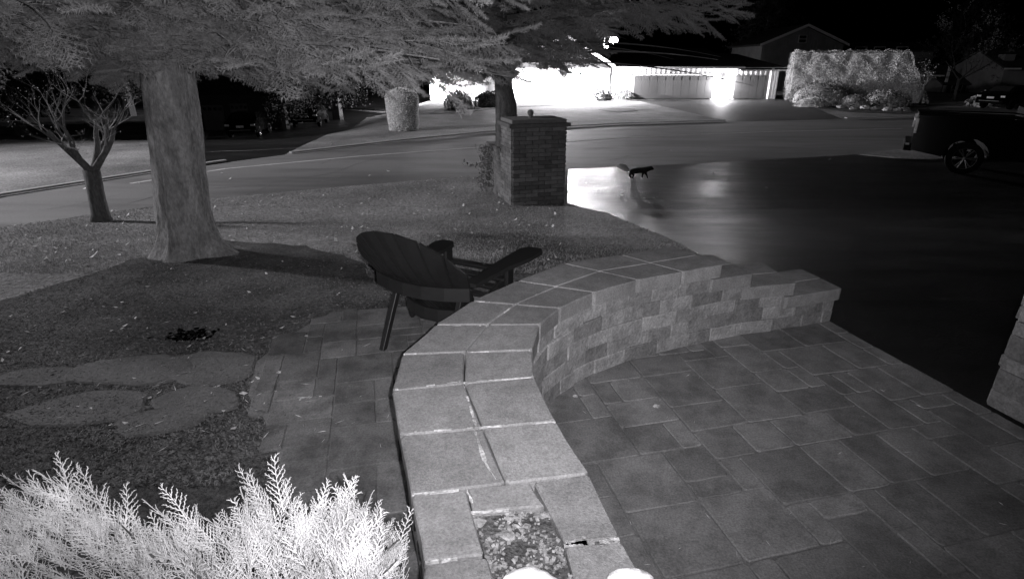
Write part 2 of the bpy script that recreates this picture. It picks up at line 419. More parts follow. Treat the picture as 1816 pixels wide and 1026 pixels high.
# flagstones set in the mulch
def flag(px, py, rx, ry, label, rz=0):
    c = P(px, py); c.z = gz(c.x, c.y); m = MB(); n = 30; rx *= .86; ry *= .86
    pts = []; p1, p2, p3 = [random.uniform(0, 6) for _ in range(3)]
    for i in range(n):
        a = 2*math.pi*i/n; k = 1+.10*math.sin(2*a+p1)+.06*math.sin(3*a+p2)+.04*math.sin(5*a+p3)+random.uniform(-.03, .03); pts.append((rx*math.cos(a)*k, ry*math.sin(a)*k))
    m.add([(x, y, -.03) for x, y in pts]+[(x, y, -.002) for x, y in pts]+[(x*.95, y*.95, .006+random.uniform(-.003, .002)) for x, y in pts],
          [tuple(range(2*n, 3*n))]+[(r*n+i, r*n+(i+1) % n, (r+1)*n+(i+1) % n, (r+1)*n+i) for r in range(2) for i in range(n)])
    o = m.build('stepping_stone', 'flag'); o.location = c; o.rotation_euler.z = rz
    tag(o, label, 'stepping stone', 'stepping stones sunk in the mulch')
flag(235, 655, .50, .27, 'broad flat stepping stone in mulch, directly below the dark leaf patch', .1)
flag(368, 650, .42, .30, 'flat stepping stone touching the edge of the paved path', 0)
flag(150, 722, .50, .22, 'long flat stepping stone above the juniper, left of the others', .2)
flag(350, 708, .32, .20, 'small flat stepping stone in the second row beside the paving', .0)
flag(70, 668, .36, .17, 'half buried stepping stone at the left photo edge', .1)
flag(285, 745, .34, .15, 'narrow stepping stone mostly covered by mulch', .15)

# ------------------------------------------------------------------ GARDEN WALL
wall = empty('garden_wall', (0, 3, 0), 0, 'curved seat wall of stacked blocks with pale stone caps stepping down to the driveway', 'wall')
def wl(o): o.matrix_parent_inverse = wall.matrix_world.inverted() if False else Matrix.Translation((0, -3, 0)); return o
ZC = .65; ST = .115; CT = .10
def W2(px, py, z=ZC): return Vector(P(px, py, z)[:2])
# stations across the wall: (outer px, inner px)
st = [((742, 1120), (1200, 1120)), ((751, 1000), (1140, 1003)), ((728, 877), (1046, 838)), ((708, 771), (987, 746)), ((694, 692), (948, 668)),
      ((712, 628), (944, 620)), ((772, 575), (958, 575)), ((836, 533), (993, 546)), ((917, 497), (1054, 518)), ((999, 466), (1132, 496)), ((1100, 451), (1212, 482)), ((1194, 436), (1284, 469))]
ST_XY = [(W2(*a), W2(*b2)) for a, b2 in st]
lv = [((1264, 450), (1338, 485), ZC-ST), ((1351, 464), (1415, 502), ZC-2*ST), ((1422, 476), (1495, 511), ZC-3*ST)]
LV = [(W2(a[0], a[1], z), W2(b2[0], b2[1], z), z) for a, b2, z in lv]
def slab(corners, ztop, th, name, m, parent, bev=.007, jit=.004, gap=.0015, ls=None):
    """a stone slab from four XY corners"""
    c = sum((Vector(q) for q in corners), Vector((0, 0)))/4
    pts = []
    for i in range(4):
        p, q = Vector(corners[i]), Vector(corners[(i+1) % 4]); e = q-p; L = e.length
        for t in (.04, .34, .66, .96):
            pos = p+e*t; d = c-pos; pts.append(pos+d.normalized()*(gap+random.uniform(0, jit)))
    n = len(pts); mb = MB(); tilt = (random.uniform(-.006, .006), random.uniform(-.006, .006))
    def z(p, zz): return (p.x, p.y, zz+(p.x-c.x)*tilt[0]+(p.y-c.y)*tilt[1])
    ins = [p+(c-p).normalized()*bev for p in pts]
    mb.add([z(p, ztop-th) for p in pts]+[z(p, ztop-bev) for p in pts]+[z(p, ztop) for p in ins],
           [tuple(range(n-1, -1, -1)), tuple(range(2*n, 3*n))]+[(r*n+i, r*n+(i+1) % n, (r+1)*n+(i+1) % n, (r+1)*n+i) for r in range(2) for i in range(n)])
    # orientation check
    return mb.build(name, m, parent)
def bay(o0, i0, o1, i1, ztop, split=.5, split2=None):
    split2 = split if split2 is None else split2
    m0 = o0.lerp(i0, split); m1 = o1.lerp(i1, split2)
    wl(slab([o0, m0, m1, o1][::-1], ztop, CT, 'cap_stone', 'cap', wall)); wl(slab([m0, i0, i1, m1][::-1], ztop, CT, 'cap_stone', 'cap', wall))
splits = [.5, .5, .52, .52, .50, .48, .5, .5, .52, .5, .5, .5]
for k in range(2, len(ST_XY)-1):
    (o0, i0), (o1, i1) = ST_XY[k], ST_XY[k+1]
    bay(o0, i0, o1, i1, ZC, splits[k], splits[k+1])
# first bays: outer slabs, small centre stone, inner slabs, mortar gap
def WP(px, py): return W2(px, py)
def poly_slab(pp, th=CT, zt=ZC): return wl(slab([WP(*q) for q in pp], zt, th, 'cap_stone', 'cap', wall))
poly_slab([(752, 996), (860, 982), (826, 866), (729, 877)])
poly_slab([(742, 1120), (905, 1120), (866, 985), (753, 1000)])
poly_slab([(838, 908), (967, 896), (940, 853), (828, 864)])
poly_slab([(1002, 964), (1101, 953), (1045, 838), (945, 852)])
poly_slab([(1040, 1120), (1200, 1120), (1102, 957), (1002, 965)])
mb = MB()
gap = [WP(*q) for q in [(905, 1120), (1040, 1120), (1000, 966), (968, 898), (838, 909), (862, 985)]]
n = len(gap); mb.add([(p.x, p.y, ZC-.10) for p in gap]+[(p.x, p.y, ZC-.018) for p in gap], [tuple(range(n-1, -1, -1)), tuple(range(n, 2*n))]+[(i, (i+1) % n, n+(i+1) % n, n+i) for i in range(n)])
a_, b_, c_, d_ = WP(1002, 961), WP(1095, 950), WP(1096, 962), WP(1002, 973)
mb.add([(*q, z) for z in (ZC-.1, ZC-.006) for q in (a_, b_, c_, d_)], [(4, 5, 6, 7), (0, 1, 5, 4), (1, 2, 6, 5), (2, 3, 7, 6), (3, 0, 4, 7)])
wl(mb.build('mortar_bed', 'darkmortar', wall))
mb = MB(); gp = [(p.x, p.y) for p in gap]
for k in range(2100):
    x = random.uniform(-.15, .2); y = random.uniform(1.1, 1.75)
    if not inpoly(x, y, gp): continue
    if math.sin(x*31+1)*math.sin(y*27)+random.gauss(0, .5) < -.1: continue
    sz = random.uniform(.0015, .006)*(1 if random.random() < .95 else 1.5)
    mb.box((x, y, ZC-.018+sz*.3+random.uniform(0, .005)), (sz*random.uniform(1, 3.5), sz*random.uniform(.8, 2.5), sz), random.uniform(0, 3), random.uniform(-.6, .6), random.uniform(-.6, .6))
wl(tag(mb.build('mortar_crumbs', 'crumb', wall), kind='stuff'))
mb = MB(); n = 26; q0 = [WP(*q) for q in [(862, 1000), (900, 940), (845, 915), (905, 903), (965, 905), (930, 1010), (1000, 1040)]]
for c in q0:                                     # smeared lighter mortar patches in the gap
    rr_ = random.uniform(.018, .035); pts = [(c.x+rr_*random.uniform(.5, 1.2)*math.cos(k*.5)*1.5, c.y+rr_*random.uniform(.5, 1.2)*math.sin(k*.5)) for k in range(12)]
    mb.add([(x, y, ZC-.019) for x, y in pts]+[(c.x, c.y, ZC-.010)], [(k, (k+1) % 12, 12) for k in range(12)])
wl(tag(mb.build('mortar_patches', 'crumb', wall), kind='stuff'))
# thin broken mortar smears along the cap joints
mb = MB()
for a, c2, wd in [((840, 757), (862, 822), .006), ((735, 765), (842, 757), .003), ((842, 757), (985, 747), .002), ((822, 680), (845, 757), .005), ((700, 690), (820, 676), .003), ((822, 677), (945, 668), .002), ((716, 627), (940, 620), .003), ((1000, 966), (1098, 955), .008), ((1003, 962), (1040, 958), .014), ((862, 822), (880, 850), .004), ((828, 868), (845, 905), .006), ((835, 907), (960, 898), .005), ((920, 498), (985, 508), .006), ((776, 576), (860, 577), .003), ((838, 533), (920, 538), .003), ((862, 577), (905, 545), .002), ((754, 995), (858, 983), .003), ((730, 875), (826, 866), .002)]:
    p, q = WP(*a), WP(*c2); nseg = max(3, int((q-p).length/.008)); nr = Vector((-(q-p).y, (q-p).x)).normalized(); w0 = wd*.5; on = True
    for k in range(nseg):
        w1 = max(.0006, min(wd*1.6, w0+random.gauss(0, wd*.3)))
        if random.random() < .10: on = not on
        if on:
            c, e = p.lerp(q, k/nseg), p.lerp(q, (k+1)/nseg); zz = ZC+.0015
            mb.add([(*(c-nr*w0), zz), (*(c+nr*w0*.8), zz), (*(e+nr*w1*.8), zz), (*(e-nr*w1), zz), (*(c-nr*w0), zz-.012), (*(c+nr*w0*.8), zz-.012), (*(e+nr*w1*.8), zz-.012), (*(e-nr*w1), zz-.012)], [(0, 1, 2, 3), (0, 4, 5, 1), (2, 6, 7, 3), (1, 5, 6, 2), (3, 7, 4, 0)])
        w0 = w1
wl(tag(mb.build('joint_mortar', 'mortar', wall), kind='stuff'))
# stepped caps
prev = ST_XY[-1]
lo0, li0 = ST_XY[-1]
for (lo, li, z) in LV:
    back = .10
    d = (lo-lo0).normalized(); bay(lo0-d*back, li0-(li-li0).normalized()*back, lo, li, z)
    lo0, li0 = lo, li
# blocks below
ctr_in = [p[1].lerp(p[0], .05) for p in ST_XY]+[q[1].lerp(q[0], .05) for q in LV]
ctr_out = [p[0].lerp(p[1], .05) for p in ST_XY]+[q[0].lerp(q[1], .05) for q in LV]
for L_ in (ctr_in, ctr_out):
    e = (L_[-1]-L_[-2]).normalized(); L_[-1] = L_[-1]-e*.04
def resample(pts, step):
    out = [pts[0]]; d = 0
    cum = [0]
    for i in range(1, len(pts)): cum.append(cum[-1]+(pts[i]-pts[i-1]).length)
    def at(s):
        s = min(max(s, 0), cum[-1])
        for i in range(1, len(pts)):
            if s <= cum[i]: return pts[i-1].lerp(pts[i], (s-cum[i-1])/max(1e-6, cum[i]-cum[i-1]))
        return pts[-1]
    return at, cum
def courses(line, inward, rnd):
    at, cum = resample(line, .1); tot = cum[-1]
    nend = [cum[len(ST_XY)-1], cum[len(ST_XY)], cum[len(ST_XY)+1], cum[len(ST_XY)+2]]
    for c in range(5):
        z1 = (c+1)*.11; z0 = c*.11
        # levels: 0.55 for the main run, then one course fewer per step
        smax = nend[0] if c == 4 else nend[1] if c == 3 else nend[2] if c == 2 else nend[3]
        s = rnd.uniform(-.2, 0)
        while s < smax-.02:
            L = rnd.choice([.16, .22, .22, .30, .30]); e = min(s+L, smax)
            if smax-e < .08: e = smax
            a, b2 = at(max(s, 0)), at(e)
            if (b2-a).length > .03:
                d = (b2-a).normalized(); nr = Vector((d.y, -d.x))*inward
                pr_ = rnd.uniform(-.006, .010); dep = .14; g = .0014
                mid = (a+b2)/2-nr*(dep/2-pr_)
                m = MB(); m.box((0, 0, 0), ((b2-a).length-g*2+.008, dep, .11-g*2), bev=.007)
                # roughen the split face
                m.v = [(x, y+rnd.uniform(-.003, .003), z+rnd.uniform(-.001, .001)) for x, y, z in m.v]
                o = wl(m.build('wall_block', 'block', wall)); o.location = (mid.x, mid.y, (z0+z1)/2 if c < 5 else 0)
                o.rotation_euler.z = math.atan2(d.y, d.x)+rnd.uniform(-.01, .01)
            s = e
rnd = random.Random(5)
courses(ctr_in, 1, rnd); courses(ctr_out, -1, rnd)
# end face blocks and core
mb = MB(); ci = [a.lerp(b2, .16) for a, b2 in zip(ctr_in, ctr_out)]; co = [b2.lerp(a, .16) for a, b2 in zip(ctr_in, ctr_out)]
hts = [.548]*len(ST_XY)+[ZC-ST-CT-.002, ZC-2*ST-CT-.002, ZC-3*ST-CT-.002]
for k in range(len(ci)-1):
    h_ = hts[k+1] if k >= len(ST_XY)-1 else .545
    mb.add([(*ci[k], -.02), (*ci[k+1], -.02), (*co[k+1], -.02), (*co[k], -.02), (*ci[k], h_), (*ci[k+1], h_), (*co[k+1], h_), (*co[k], h_)],
           [(0, 3, 2, 1), (4, 5, 6, 7), (0, 1, 5, 4), (1, 2, 6, 5), (2, 3, 7, 6), (3, 0, 4, 7)])
wl(mb.build('wall_core', 'block', wall))
a, b2 = ctr_in[-1], ctr_out[-1]; d = (b2-a); L = d.length-.2; d.normalize()
for c in range(2):
    for k in range(2):
        m = MB(); m.box((0, 0, 0), (L/2-.004, .12, .095), bev=.007); o = wl(m.build('wall_block', 'block', wall))
        c0 = a+d*(.1+L*(k+.5)/2)-Vector((d.y, -d.x))*.05; o.location = (c0.x, c0.y, .05+c*.1); o.rotation_euler.z = math.atan2(d.y, d.x)
# two white lumps on the wall top at the picture's lower edge
for (px, py, rx, lab) in [((940), 1036, .085, 'rough white stone on the cap beside the crumbled mortar, the left of two'), (1121, 1036, .075, 'rough white stone on the inner edge of the wall cap, the right of two')]:
    c = P(px, py, ZC+.02); m = MB(); m.sphere((0, 0, 0), (rx, .06, .036), 18, 9, .07)
    o = m.build('white_stone', 'white', smooth=True); o.location = (c.x, c.y, ZC+.012)
    tag(o, lab, 'stone', 'white stones on the wall top')

# ------------------------------------------------------------------ right stone column
c0 = P(1745, 714)
_a = R(16); col = empty('stone_column', (c0.x+.52*math.sin(_a), c0.y-.52*math.cos(_a), 0), _a, 'pale stone column of rough blocks at the right photo edge beside the patio', 'column')
part('column_core', 'mortar', col, ((.52, .0, 1.5), (.98, .98, 3.0)))
rnd = random.Random(9); z = 0; cnt = 0
while z < 3.0:
    hh = rnd.choice([.09, .12, .15])
    for face in (0, 1, 2, 3):
        s = -.52
        while s < .5:
            L = min(rnd.choice([.2, .28, .36]), .52-s)
            m = MB(); m.box((0, 0, 0), (L-.010, .05, hh-.010), bev=.01); m.v = [(x, y+rnd.uniform(-.004, .004), q) for x, y, q in m.v]
            o = m.build('stone', 'block', col); dd = .50+rnd.uniform(-.004, .008); a = [-math.pi/2, math.pi, 0, math.pi/2][face]
            cx, cy = .52, 0; mid = s+L/2
            o.location = (cx+math.cos(a)*dd-math.sin(a)*mid*.97, cy+math.sin(a)*dd+math.cos(a)*mid*.97, z+hh/2); o.rotation_euler.z = a+math.pi/2; cnt += 1
            s += L
    z += hh
    if cnt > 285: break
col.children[0].scale.z = 1; print('column stones', cnt, z)

# ------------------------------------------------------------------ brick pillar by the drive
pb = P(908, 363); PR = R(16)
WPX, WPY, HP = 1.12, .86, 1.60
pc = Vector((pb.x, pb.y))+Vector((math.cos(PR), math.sin(PR)))*WPX/2+Vector((-math.sin(PR), math.cos(PR)))*WPY/2
pil = empty('brick_pillar', (pc.x, pc.y, gz(pb.x, pb.y)-.03), PR, 'dark brick gate pillar with overhanging cap between front lawn and driveway', 'pillar')
part('mortar_core', 'darkmortar', pil, ((0, 0, HP/2), (WPX-.03, WPY-.03, HP)))
part('cap_slab', 'brick', pil, ((0, 0, HP-.035), (WPX+.14, WPY+.14, .07), 0, 0, 0, .008))
part('cap_top', 'brick', pil, ((0, 0, HP+.035), (WPX+.0, WPY+.0, .068), 0, 0, 0, .008))
bk = {}
def brick_face(par, Wd, zc0, ncourse, ch, fn, rnd, bl=.27):
    n = 0
    for c in range(ncourse):
        s = -Wd/2; first = True
        while s < Wd/2-.01:
            L = bl*(.5 if (first and c % 2) else 1); first = False
            L = min(L, Wd/2-s)
            if L < .05: break
            key = (round(L, 2), round(ch, 3), rnd.randrange(2))
            if key not in bk:
                m = MB(); m.box((0, 0, 0), (key[0]-.010, .05, ch-.009), bev=.006); m.v = [(x, y+rnd.uniform(-.003, .003), z_) for x, y, z_ in m.v]
                bk[key] = m.mesh('brick'); bk[key].materials.append(M['brick'])
            o = bpy.data.objects.new('brick', bk[key]); COL.objects.link(o); o.parent = par
            o.location, o.rotation_euler.z = fn(s+L/2, zc0+(c+.5)*ch, rnd.uniform(-.004, .008)); n += 1
            s += L
    return n
rnd = random.Random(2)
brick_face(pil, WPX-.02, 0, 19, .0803, lambda s, z, j: ((s, -WPY/2+.01-j, z), 0), rnd)
brick_face(pil, WPX-.02, 0, 19, .0803, lambda s, z, j: ((s, WPY/2-.01+j, z), math.pi), rnd)
brick_face(pil, WPY-.02, 0, 19, .0803, lambda s, z, j: ((-WPX/2+.01-j, s, z), -math.pi/2), rnd)
brick_face(pil, WPY-.02, 0, 19, .0803, lambda s, z, j: ((WPX/2-.01+j, s, z), math.pi/2), rnd)
# stub of a lantern on top
t = MB(); t.tube([(0, 0, 0), (0, 0, .05), (0, 0, .06), (0, 0, .13), (0, 0, .16)], [.045, .045, .06, .06, .02], 8)
lq = A(941, 190, pc.y); o = t.build('post_light', 'metalpost'); o.location = (lq.x, pc.y, pil.location.z+HP+.07)
tag(o, 'small unlit lantern base standing on the brick pillar cap', 'lantern')
# low wall running back from the pillar, flush with its left face
lc = pc+Vector((-math.cos(PR), -math.sin(PR)))*(WPX/2-.22)+Vector((-math.sin(PR), math.cos(PR)))*(WPY/2+.62)
LH = 1.02
lw = empty('low_brick_wall', (lc.x, lc.y, gz(lc.x, lc.y)-.05), PR, 'low brick wall running back from the gate pillar, flush with its left side', 'wall')
part('mortar_core', 'darkmortar', lw, ((0, 0, LH/2), (.40, 1.20, LH))); part('top_slab', 'brick', lw, ((0, 0, LH+.026), (.48, 1.26, .05), 0, 0, 0, .006))
brick_face(lw, 1.2, 0, 12, .085, lambda s, z, j: ((-.19-j, s, z), -math.pi/2), rnd); brick_face(lw, .42, 0, 12, .085, lambda s, z, j: ((s, .59+j, z), math.pi), rnd)
brick_face(lw, 1.2, 0, 12, .085, lambda s, z, j: ((.19+j, s, z), math.pi/2), rnd)
ve = lc+Vector((-math.cos(PR), -math.sin(PR)))*.26+Vector((-math.sin(PR), math.cos(PR)))*.55
# vine scrambling over its left edge
V, F = [], []
vn = empty('ivy_vine', (ve.x, ve.y, gz(ve.x, ve.y)), 0, 'straggly ivy climbing the low brick wall with one stem hanging out left', 'vine')
m = MB()
for k in range(7):
    x = random.uniform(-.06, .12); pts = [(x, 0, 0)]
    for j in range(9): pts.append((pts[-1][0]+random.uniform(-.05, .04), pts[-1][1]+random.uniform(-.02, .02), .105*(j+1)))
    m.tube(pts, .006, 4)
m.tube([(-.02, 0, .62), (-.2, -.05, .5), (-.35, -.08, .47), (-.5, -.1, .50), (-.55, -.1, .58)], .007, 4)
m.build('stem', 'twig', vn)
def leafcards(pts, size, jit=.3, flat=0):
    V = []; F = []
    for p in pts:
        a = np.random.randn(3); a /= np.linalg.norm(a); b_ = np.cross(a, np.random.randn(3)); b_ /= np.linalg.norm(b_)+1e-9
        if flat: a[2] *= flat; b_[2] *= flat
        s = size*random.uniform(1-jit, 1+jit); k = len(V)
        V += [p-a*s, p-b_*s*.55, p+a*s, p+b_*s*.55]; F.append((k, k+1, k+2, k+3))
    return V, F
pts = [np.array((random.gauss(0, .07)-.02+(random.random()**2)*.08, -random.random()**2*.5-.02, random.uniform(0, .98))) for _ in range(900)]
pts += [np.array((-.02-.5*t+random.gauss(0, .02), -.1*t, .62-.2*t*(1-t)*2.3+random.gauss(0, .02))) for t in np.random.rand(40)]
V, F = leafcards(pts, .028); link('leaves', npmesh('leaves', V, F), 'ivy', vn)['kind'] = 'stuff'

# ------------------------------------------------------------------ conifers
def spray_proto(seed, nshoot=20, needles=34, nl=.022, nw=.0017, L=.34):
    rs = np.random.RandomState(seed); V = []; F = []
    def shoot(p0, d, ln, cnt):
        d = d/np.linalg.norm(d)
        for i in range(cnt):
            t = rs.rand(); p = p0+d*ln*t
            r = rs.randn(3); r -= d*r.dot(d)*.85; r /= np.linalg.norm(r); nd = r*.8+d*.6; nd /= np.linalg.norm(nd)
            sd = np.cross(nd, rs.randn(3)); sd /= np.linalg.norm(sd)+1e-9; k = len(V)
            q = p+nd*nl*rs.uniform(.8, 1.3)
            V.extend([p-sd*nw, p+sd*nw, q]); F.append((k, k+1, k+2))
        k = len(V); s = np.cross(d, (0, 0, 1)); s /= np.linalg.norm(s)+1e-9
        V.extend([p0-s*.003, p0+s*.003, p0+d*ln]); F.append((k, k+1, k+2))
        k = len(V); V.extend([p0-np.array((0, 0, .003)), p0+np.array((0, 0, .003)), p0+d*ln]); F.append((k, k+1, k+2))
    shoot(np.zeros(3), np.array((1., 0, -.05)), L, needles*3)
    for i in range(nshoot):
        t = .12+.83*i/nshoot; sgn = 1 if i % 2 else -1
        ln = L*.52*(1-t)**.6*rs.uniform(.7, 1.15)
        shoot(np.array((L*t, 0, -.02*t)), np.array((.75, sgn*.75, rs.uniform(-.25, .1))), ln, int(needles*(.5+ln/L*1.6)))
    return np.array(V), np.array(F)
def conifer(name, base, trunk_pts, trunk_r, limbs, parent_label, barkm, leafm, seed, nspray, protos, zmin, fill=1.0, droop=.5, rmax=3.6, skipcone=None):
    t = empty(name, base, 0, parent_label, 'tree')
    rs = random.Random(seed); nr = np.random.RandomState(seed)
    tb = MB(); n = 60; vs = []; fs = []
    tz = [p[2] for p in trunk_pts]; zz_ = []
    for a_, b_ in zip(tz[:-1], tz[1:]):
        kk = max(1, int((b_-a_)/.09)); zz_ += [a_+(b_-a_)*q/kk for q in range(kk)]
    zz_.append(tz[-1])
    TP = [(float(np.interp(z, tz, [p[0] for p in trunk_pts])), float(np.interp(z, tz, [p[1] for p in trunk_pts])), z) for z in zz_]; TR_ = [float(np.interp(z, tz, trunk_r)) for z in zz_]
    ph = [rs.uniform(0, 6.28) for _ in range(8)]
    for i, (p, r) in enumerate(zip(TP, TR_)):
        for k in range(n):
            a = 2*math.pi*k/n; fl = 1+(.10*math.sin(3*a+1)+.07*math.sin(5*a+2))*max(0, 1-p[2]/.4)+.022*math.sin(11*a+ph[0]+p[2]*1.3)*math.sin(p[2]*5+ph[1])+.018*math.sin(19*a+ph[2]-p[2]*2)+.02*math.sin(5*a+p[2]*3+ph[3])+rs.uniform(-.012, .012)
            vs.append((p[0]+r*fl*math.cos(a), p[1]+r*fl*math.sin(a), p[2]))
    for i in range(len(TP)-1):
        for k in range(n): fs.append((i*n+k, i*n+(k+1) % n, (i+1)*n+(k+1) % n, (i+1)*n+k))
    tb.add(vs, fs); tb.build('trunk', barkm, t, smooth=True)
    lb = MB(); mats = [[] for _ in protos]
    for (az, z0, ln, rise) in limbs:
        d = np.array((math.cos(az), math.sin(az), 0)); pts = []; K = 9
        for j in range(K+1):
            s = j/K; zz = z0+rise*s-droop*s*s*ln*.28
            side = np.array((-d[1], d[0], 0))*math.sin(s*2.2+z0*5)*.18*s
            pts.append(d*ln*s+side+np.array((0, 0, zz)))
        lb.tube(pts, [max(.004, .030*(1-.9*j/K)) for j in range(K+1)], 5)
        cnt = int(nspray*ln/3.2)
        for q in range(cnt):
            s = (q+.5+rs.uniform(-.5, .5))/cnt*.82+.18; f = s*K; i0 = min(int(f), K-1); p = pts[i0]+(pts[i0+1]-pts[i0])*(f-i0)
            sd = 1 if q % 2 else -1; ang = rs.uniform(.35, 1.1)*sd*(1-.6*s)
            dd = np.array((math.cos(az+ang), math.sin(az+ang), rs.uniform(-.8, .35)))
            off = np.array((math.cos(az+sd*1.3), math.sin(az+sd*1.3), 0))*rs.uniform(0, .55)*(1-.55*s)+np.array((0, 0, rs.uniform(-.16, .08)))
            if skipcone and skipcone(p+off+np.array(base)): continue
            if rs.random() > fill: continue
            k = rs.randrange(len(protos)); sc = rs.uniform(.75, 1.35)
            mats[k].append(frame(p+off, dd, (rs.uniform(-.35, .35), rs.uniform(-.35, .35), 1), sc))
            if np.linalg.norm(off[:2]) > .1: lb.tube([p, p+off*.6+np.array((0, 0, .03)), p+off], [.007, .005, .003], 3, cap=False)
    # thin dead twigs hanging below the limbs
    for _ in range(int(len(limbs)*3)):
        az, z0, ln, rise = limbs[rs.randrange(len(limbs))]; s = rs.uniform(.1, .6); d = np.array((math.cos(az), math.sin(az), 0))
        p = d*ln*s+np.array((0, 0, z0+rise*s-droop*s*s*ln*.28)); L = rs.uniform(.2, .6); a2 = az+rs.uniform(-1, 1)
        e = p+np.array((math.cos(a2)*L, math.sin(a2)*L, rs.uniform(-.35, .0)*L)); lb.tube([p, (p+e)/2+np.array((0, 0, .03)), e], [.006, .004, .002], 3, cap=False)
    lb.build('limbs', barkm, t)
    Vs = []; Fs = []; k0 = 0
    for (V, F), mm in zip(protos, mats):
        if not mm: continue
        a, b_ = instance_np(V, F, np.array(mm)); Vs.append(a); Fs.append(b_+k0); k0 += len(a)
    print(name, 'tris', sum(len(x) for x in Fs))
    o = link('crown', npmesh('crown', np.concatenate(Vs), np.concatenate(Fs)), leafm, t); o['kind'] = 'stuff'
    return t
protos = [spray_proto(s) for s in range(4)]
sb = P(322, 452); sb.z = gz(sb.x, sb.y)
top = A(282, 96, sb.y+.1)-sb
lean = (top.x+.05)/2.2
zs = [-.08, .03, .12, .25, .5, .9, 1.4, 1.9, 2.4, 3.2, 4.2, 5.5]
rr = [.50, .40, .345, .305, .282, .268, .262, .255, .245, .22, .18, .12]
tp = [(.02+lean*z-(.02 if z > .3 else 0), 0.15, z) for z in zs]
rs = random.Random(21); limbs = []
for i in range(110):
    az = i*2.399+rs.uniform(-.2, .2); z0 = 2.05+(i % 30)/30*1.9+rs.uniform(-.1, .1)
    ln = rs.uniform(2.5, 3.9)*(1-.10*(z0-2.2))
    if -.8 < math.atan2(math.sin(az+.35), math.cos(az+.35)) < .5: ln *= 1.12
    if not (-2.2 < math.atan2(math.sin(az), math.cos(az)) < -.75 and z0 < 2.25): limbs.append((az, z0, ln, rs.uniform(.2, .6)))
# a dense, low skirt on the side facing the viewer's right
def clear1(p):                                  # keep the view below the skirt open
    if p[1] < 3.7 or p[2] < (1.80+.01*p[1] if p[0] < -.42*p[1] else 1.97): return True
    return p[1] < 6.7 and abs(p[0]+.615*p[1]) < .42 and p[2] < 1.98+.012*p[1]
spruce = conifer('spruce_tree', (sb.x, sb.y, sb.z), tp, rr, limbs, 'large spruce with thick pale trunk standing in the mulch bed', 'bark', 'needle', 4, 36, protos, 1.8, skipcone=clear1)

protos2 = [spray_proto(s+10, 13, 22, .034, .0036, .46) for s in range(3)]
t2 = A(897, 200, 12.6); base2 = Vector((t2.x, 12.6, gz(t2.x, 12.6)))
rs = random.Random(8); limbs = []
for i in range(70):
    az = i*2.399+rs.uniform(-.2, .2); z0 = 2.45+(i % 26)/26*2.7; ln = rs.uniform(2.6, 4.3)*(1-.06*(z0-2.5))
    if math.cos(az) > .3: ln *= 1.18; z0 += .25
    limbs.append((az, z0, ln, rs.uniform(.2, .7)))
conifer('spruce_tree', tuple(base2), [(0.04, 0, -.05), (.03, 0, .5), (.02, 0, 1.2), (0, 0, 1.9), (-.05, 0, 2.3), (-.10, 0, 2.6), (-.16, 0, 3.0), (-.2, 0, 4.5), (-.2, 0, 6)], [.33, .27, .24, .22, .18, .15, .14, .1, .05], limbs,
        'second spruce with low drooping boughs rising behind the brick pillar', 'darkbark', 'needle2', 6, 40, protos2, 2.0, skipcone=lambda p: p[2] < 1.84+.98*min(1, max(0, (p[0]*12/p[1]-1.1)/.75)))
# forked limb of that tree, seen against the bright house
m = MB(); q = base2
m.tube([q+Vector((-.02, 0, 2.15)), q+Vector((.10, -.05, 2.45)), q+Vector((.22, -.1, 2.75)), q+Vector((.26, -.1, 3.2))], [.09, .07, .05, .03], 8)
o = m.build('forked_limb', 'darkbark'); sp2 = [x for x in COL.objects if x.name.startswith('spruce_tree')][-1]; o.parent = sp2; o.location = -base2

# bare small tree
def bare_tree(name, base, label, h0, r0, lv, seed, barkm, twigm, spread=.55, lean=(0, 0), leaves=0, ln0=.8, forks=4, cat='tree', group=None, leafm='leaf', lsize=.02, stop=.18):
    t = empty(name, base, 0, label, cat, group); rs = random.Random(seed); m = MB(); tw = MB(); lp = []
    top = Vector((lean[0], lean[1], h0))
    m.tube([(0, 0, -.05), (top.x*.2, top.y*.2, h0*.15), (top.x*.5, 0, h0*.5), tuple(top)], [r0*1.35, r0*1.02, r0*.92, r0*.95], 12)
    def grow(p, d, ln, r, level):
        K = 5; pts = [p]; q = p; dd = d
        for i in range(K):
            dd = (dd+Vector((rs.uniform(-.22, .22), rs.uniform(-.22, .22), rs.uniform(-.05, .12)))).normalized(); q = q+dd*ln/K; pts.append(q)
        rad = [r*(1-(.55 if level < 2 else .8)*i/K) for i in range(K+1)]
        (m if level < 2 else tw).tube(pts, rad, 7 if level < 2 else 4, cap=False)
        if level >= lv: 
            for i in range(leaves): lp.append(np.array(pts[rs.randrange(2, K+1)])+np.random.randn(3)*.04)
            return
        for k in range(forks if level < 2 else 3):
            i = rs.randrange(2, K+1); dn = (dd+Vector((rs.gauss(0, spread), rs.gauss(0, spread), rs.gauss(.05, spread*.7)))).normalized()
            grow(pts[i], dn, ln*rs.uniform(.55, .85), rad[i]*.60, level+1)
    for k in range(forks+1):
        a = 2*math.pi*k/(forks+1)+rs.uniform(-.3, .3); el = rs.uniform(.55, 1.3)
        grow(top-Vector((0, 0, rs.uniform(0, .12)*h0)), Vector((math.cos(a)*math.cos(el), math.sin(a)*math.cos(el), math.sin(el))), ln0*rs.uniform(.85, 1.2), r0*.5, 0)
    m.build('trunk', barkm, t, smooth=True); tw.build('twigs', twigm, t)['kind'] = 'stuff'
    if lp:
        V, F = leafcards(lp, lsize); link('leaves', npmesh('leaves', V, F), leafm, t)['kind'] = 'stuff'
    return t
q = P(180, 390); q.z = gz(q.x, q.y)
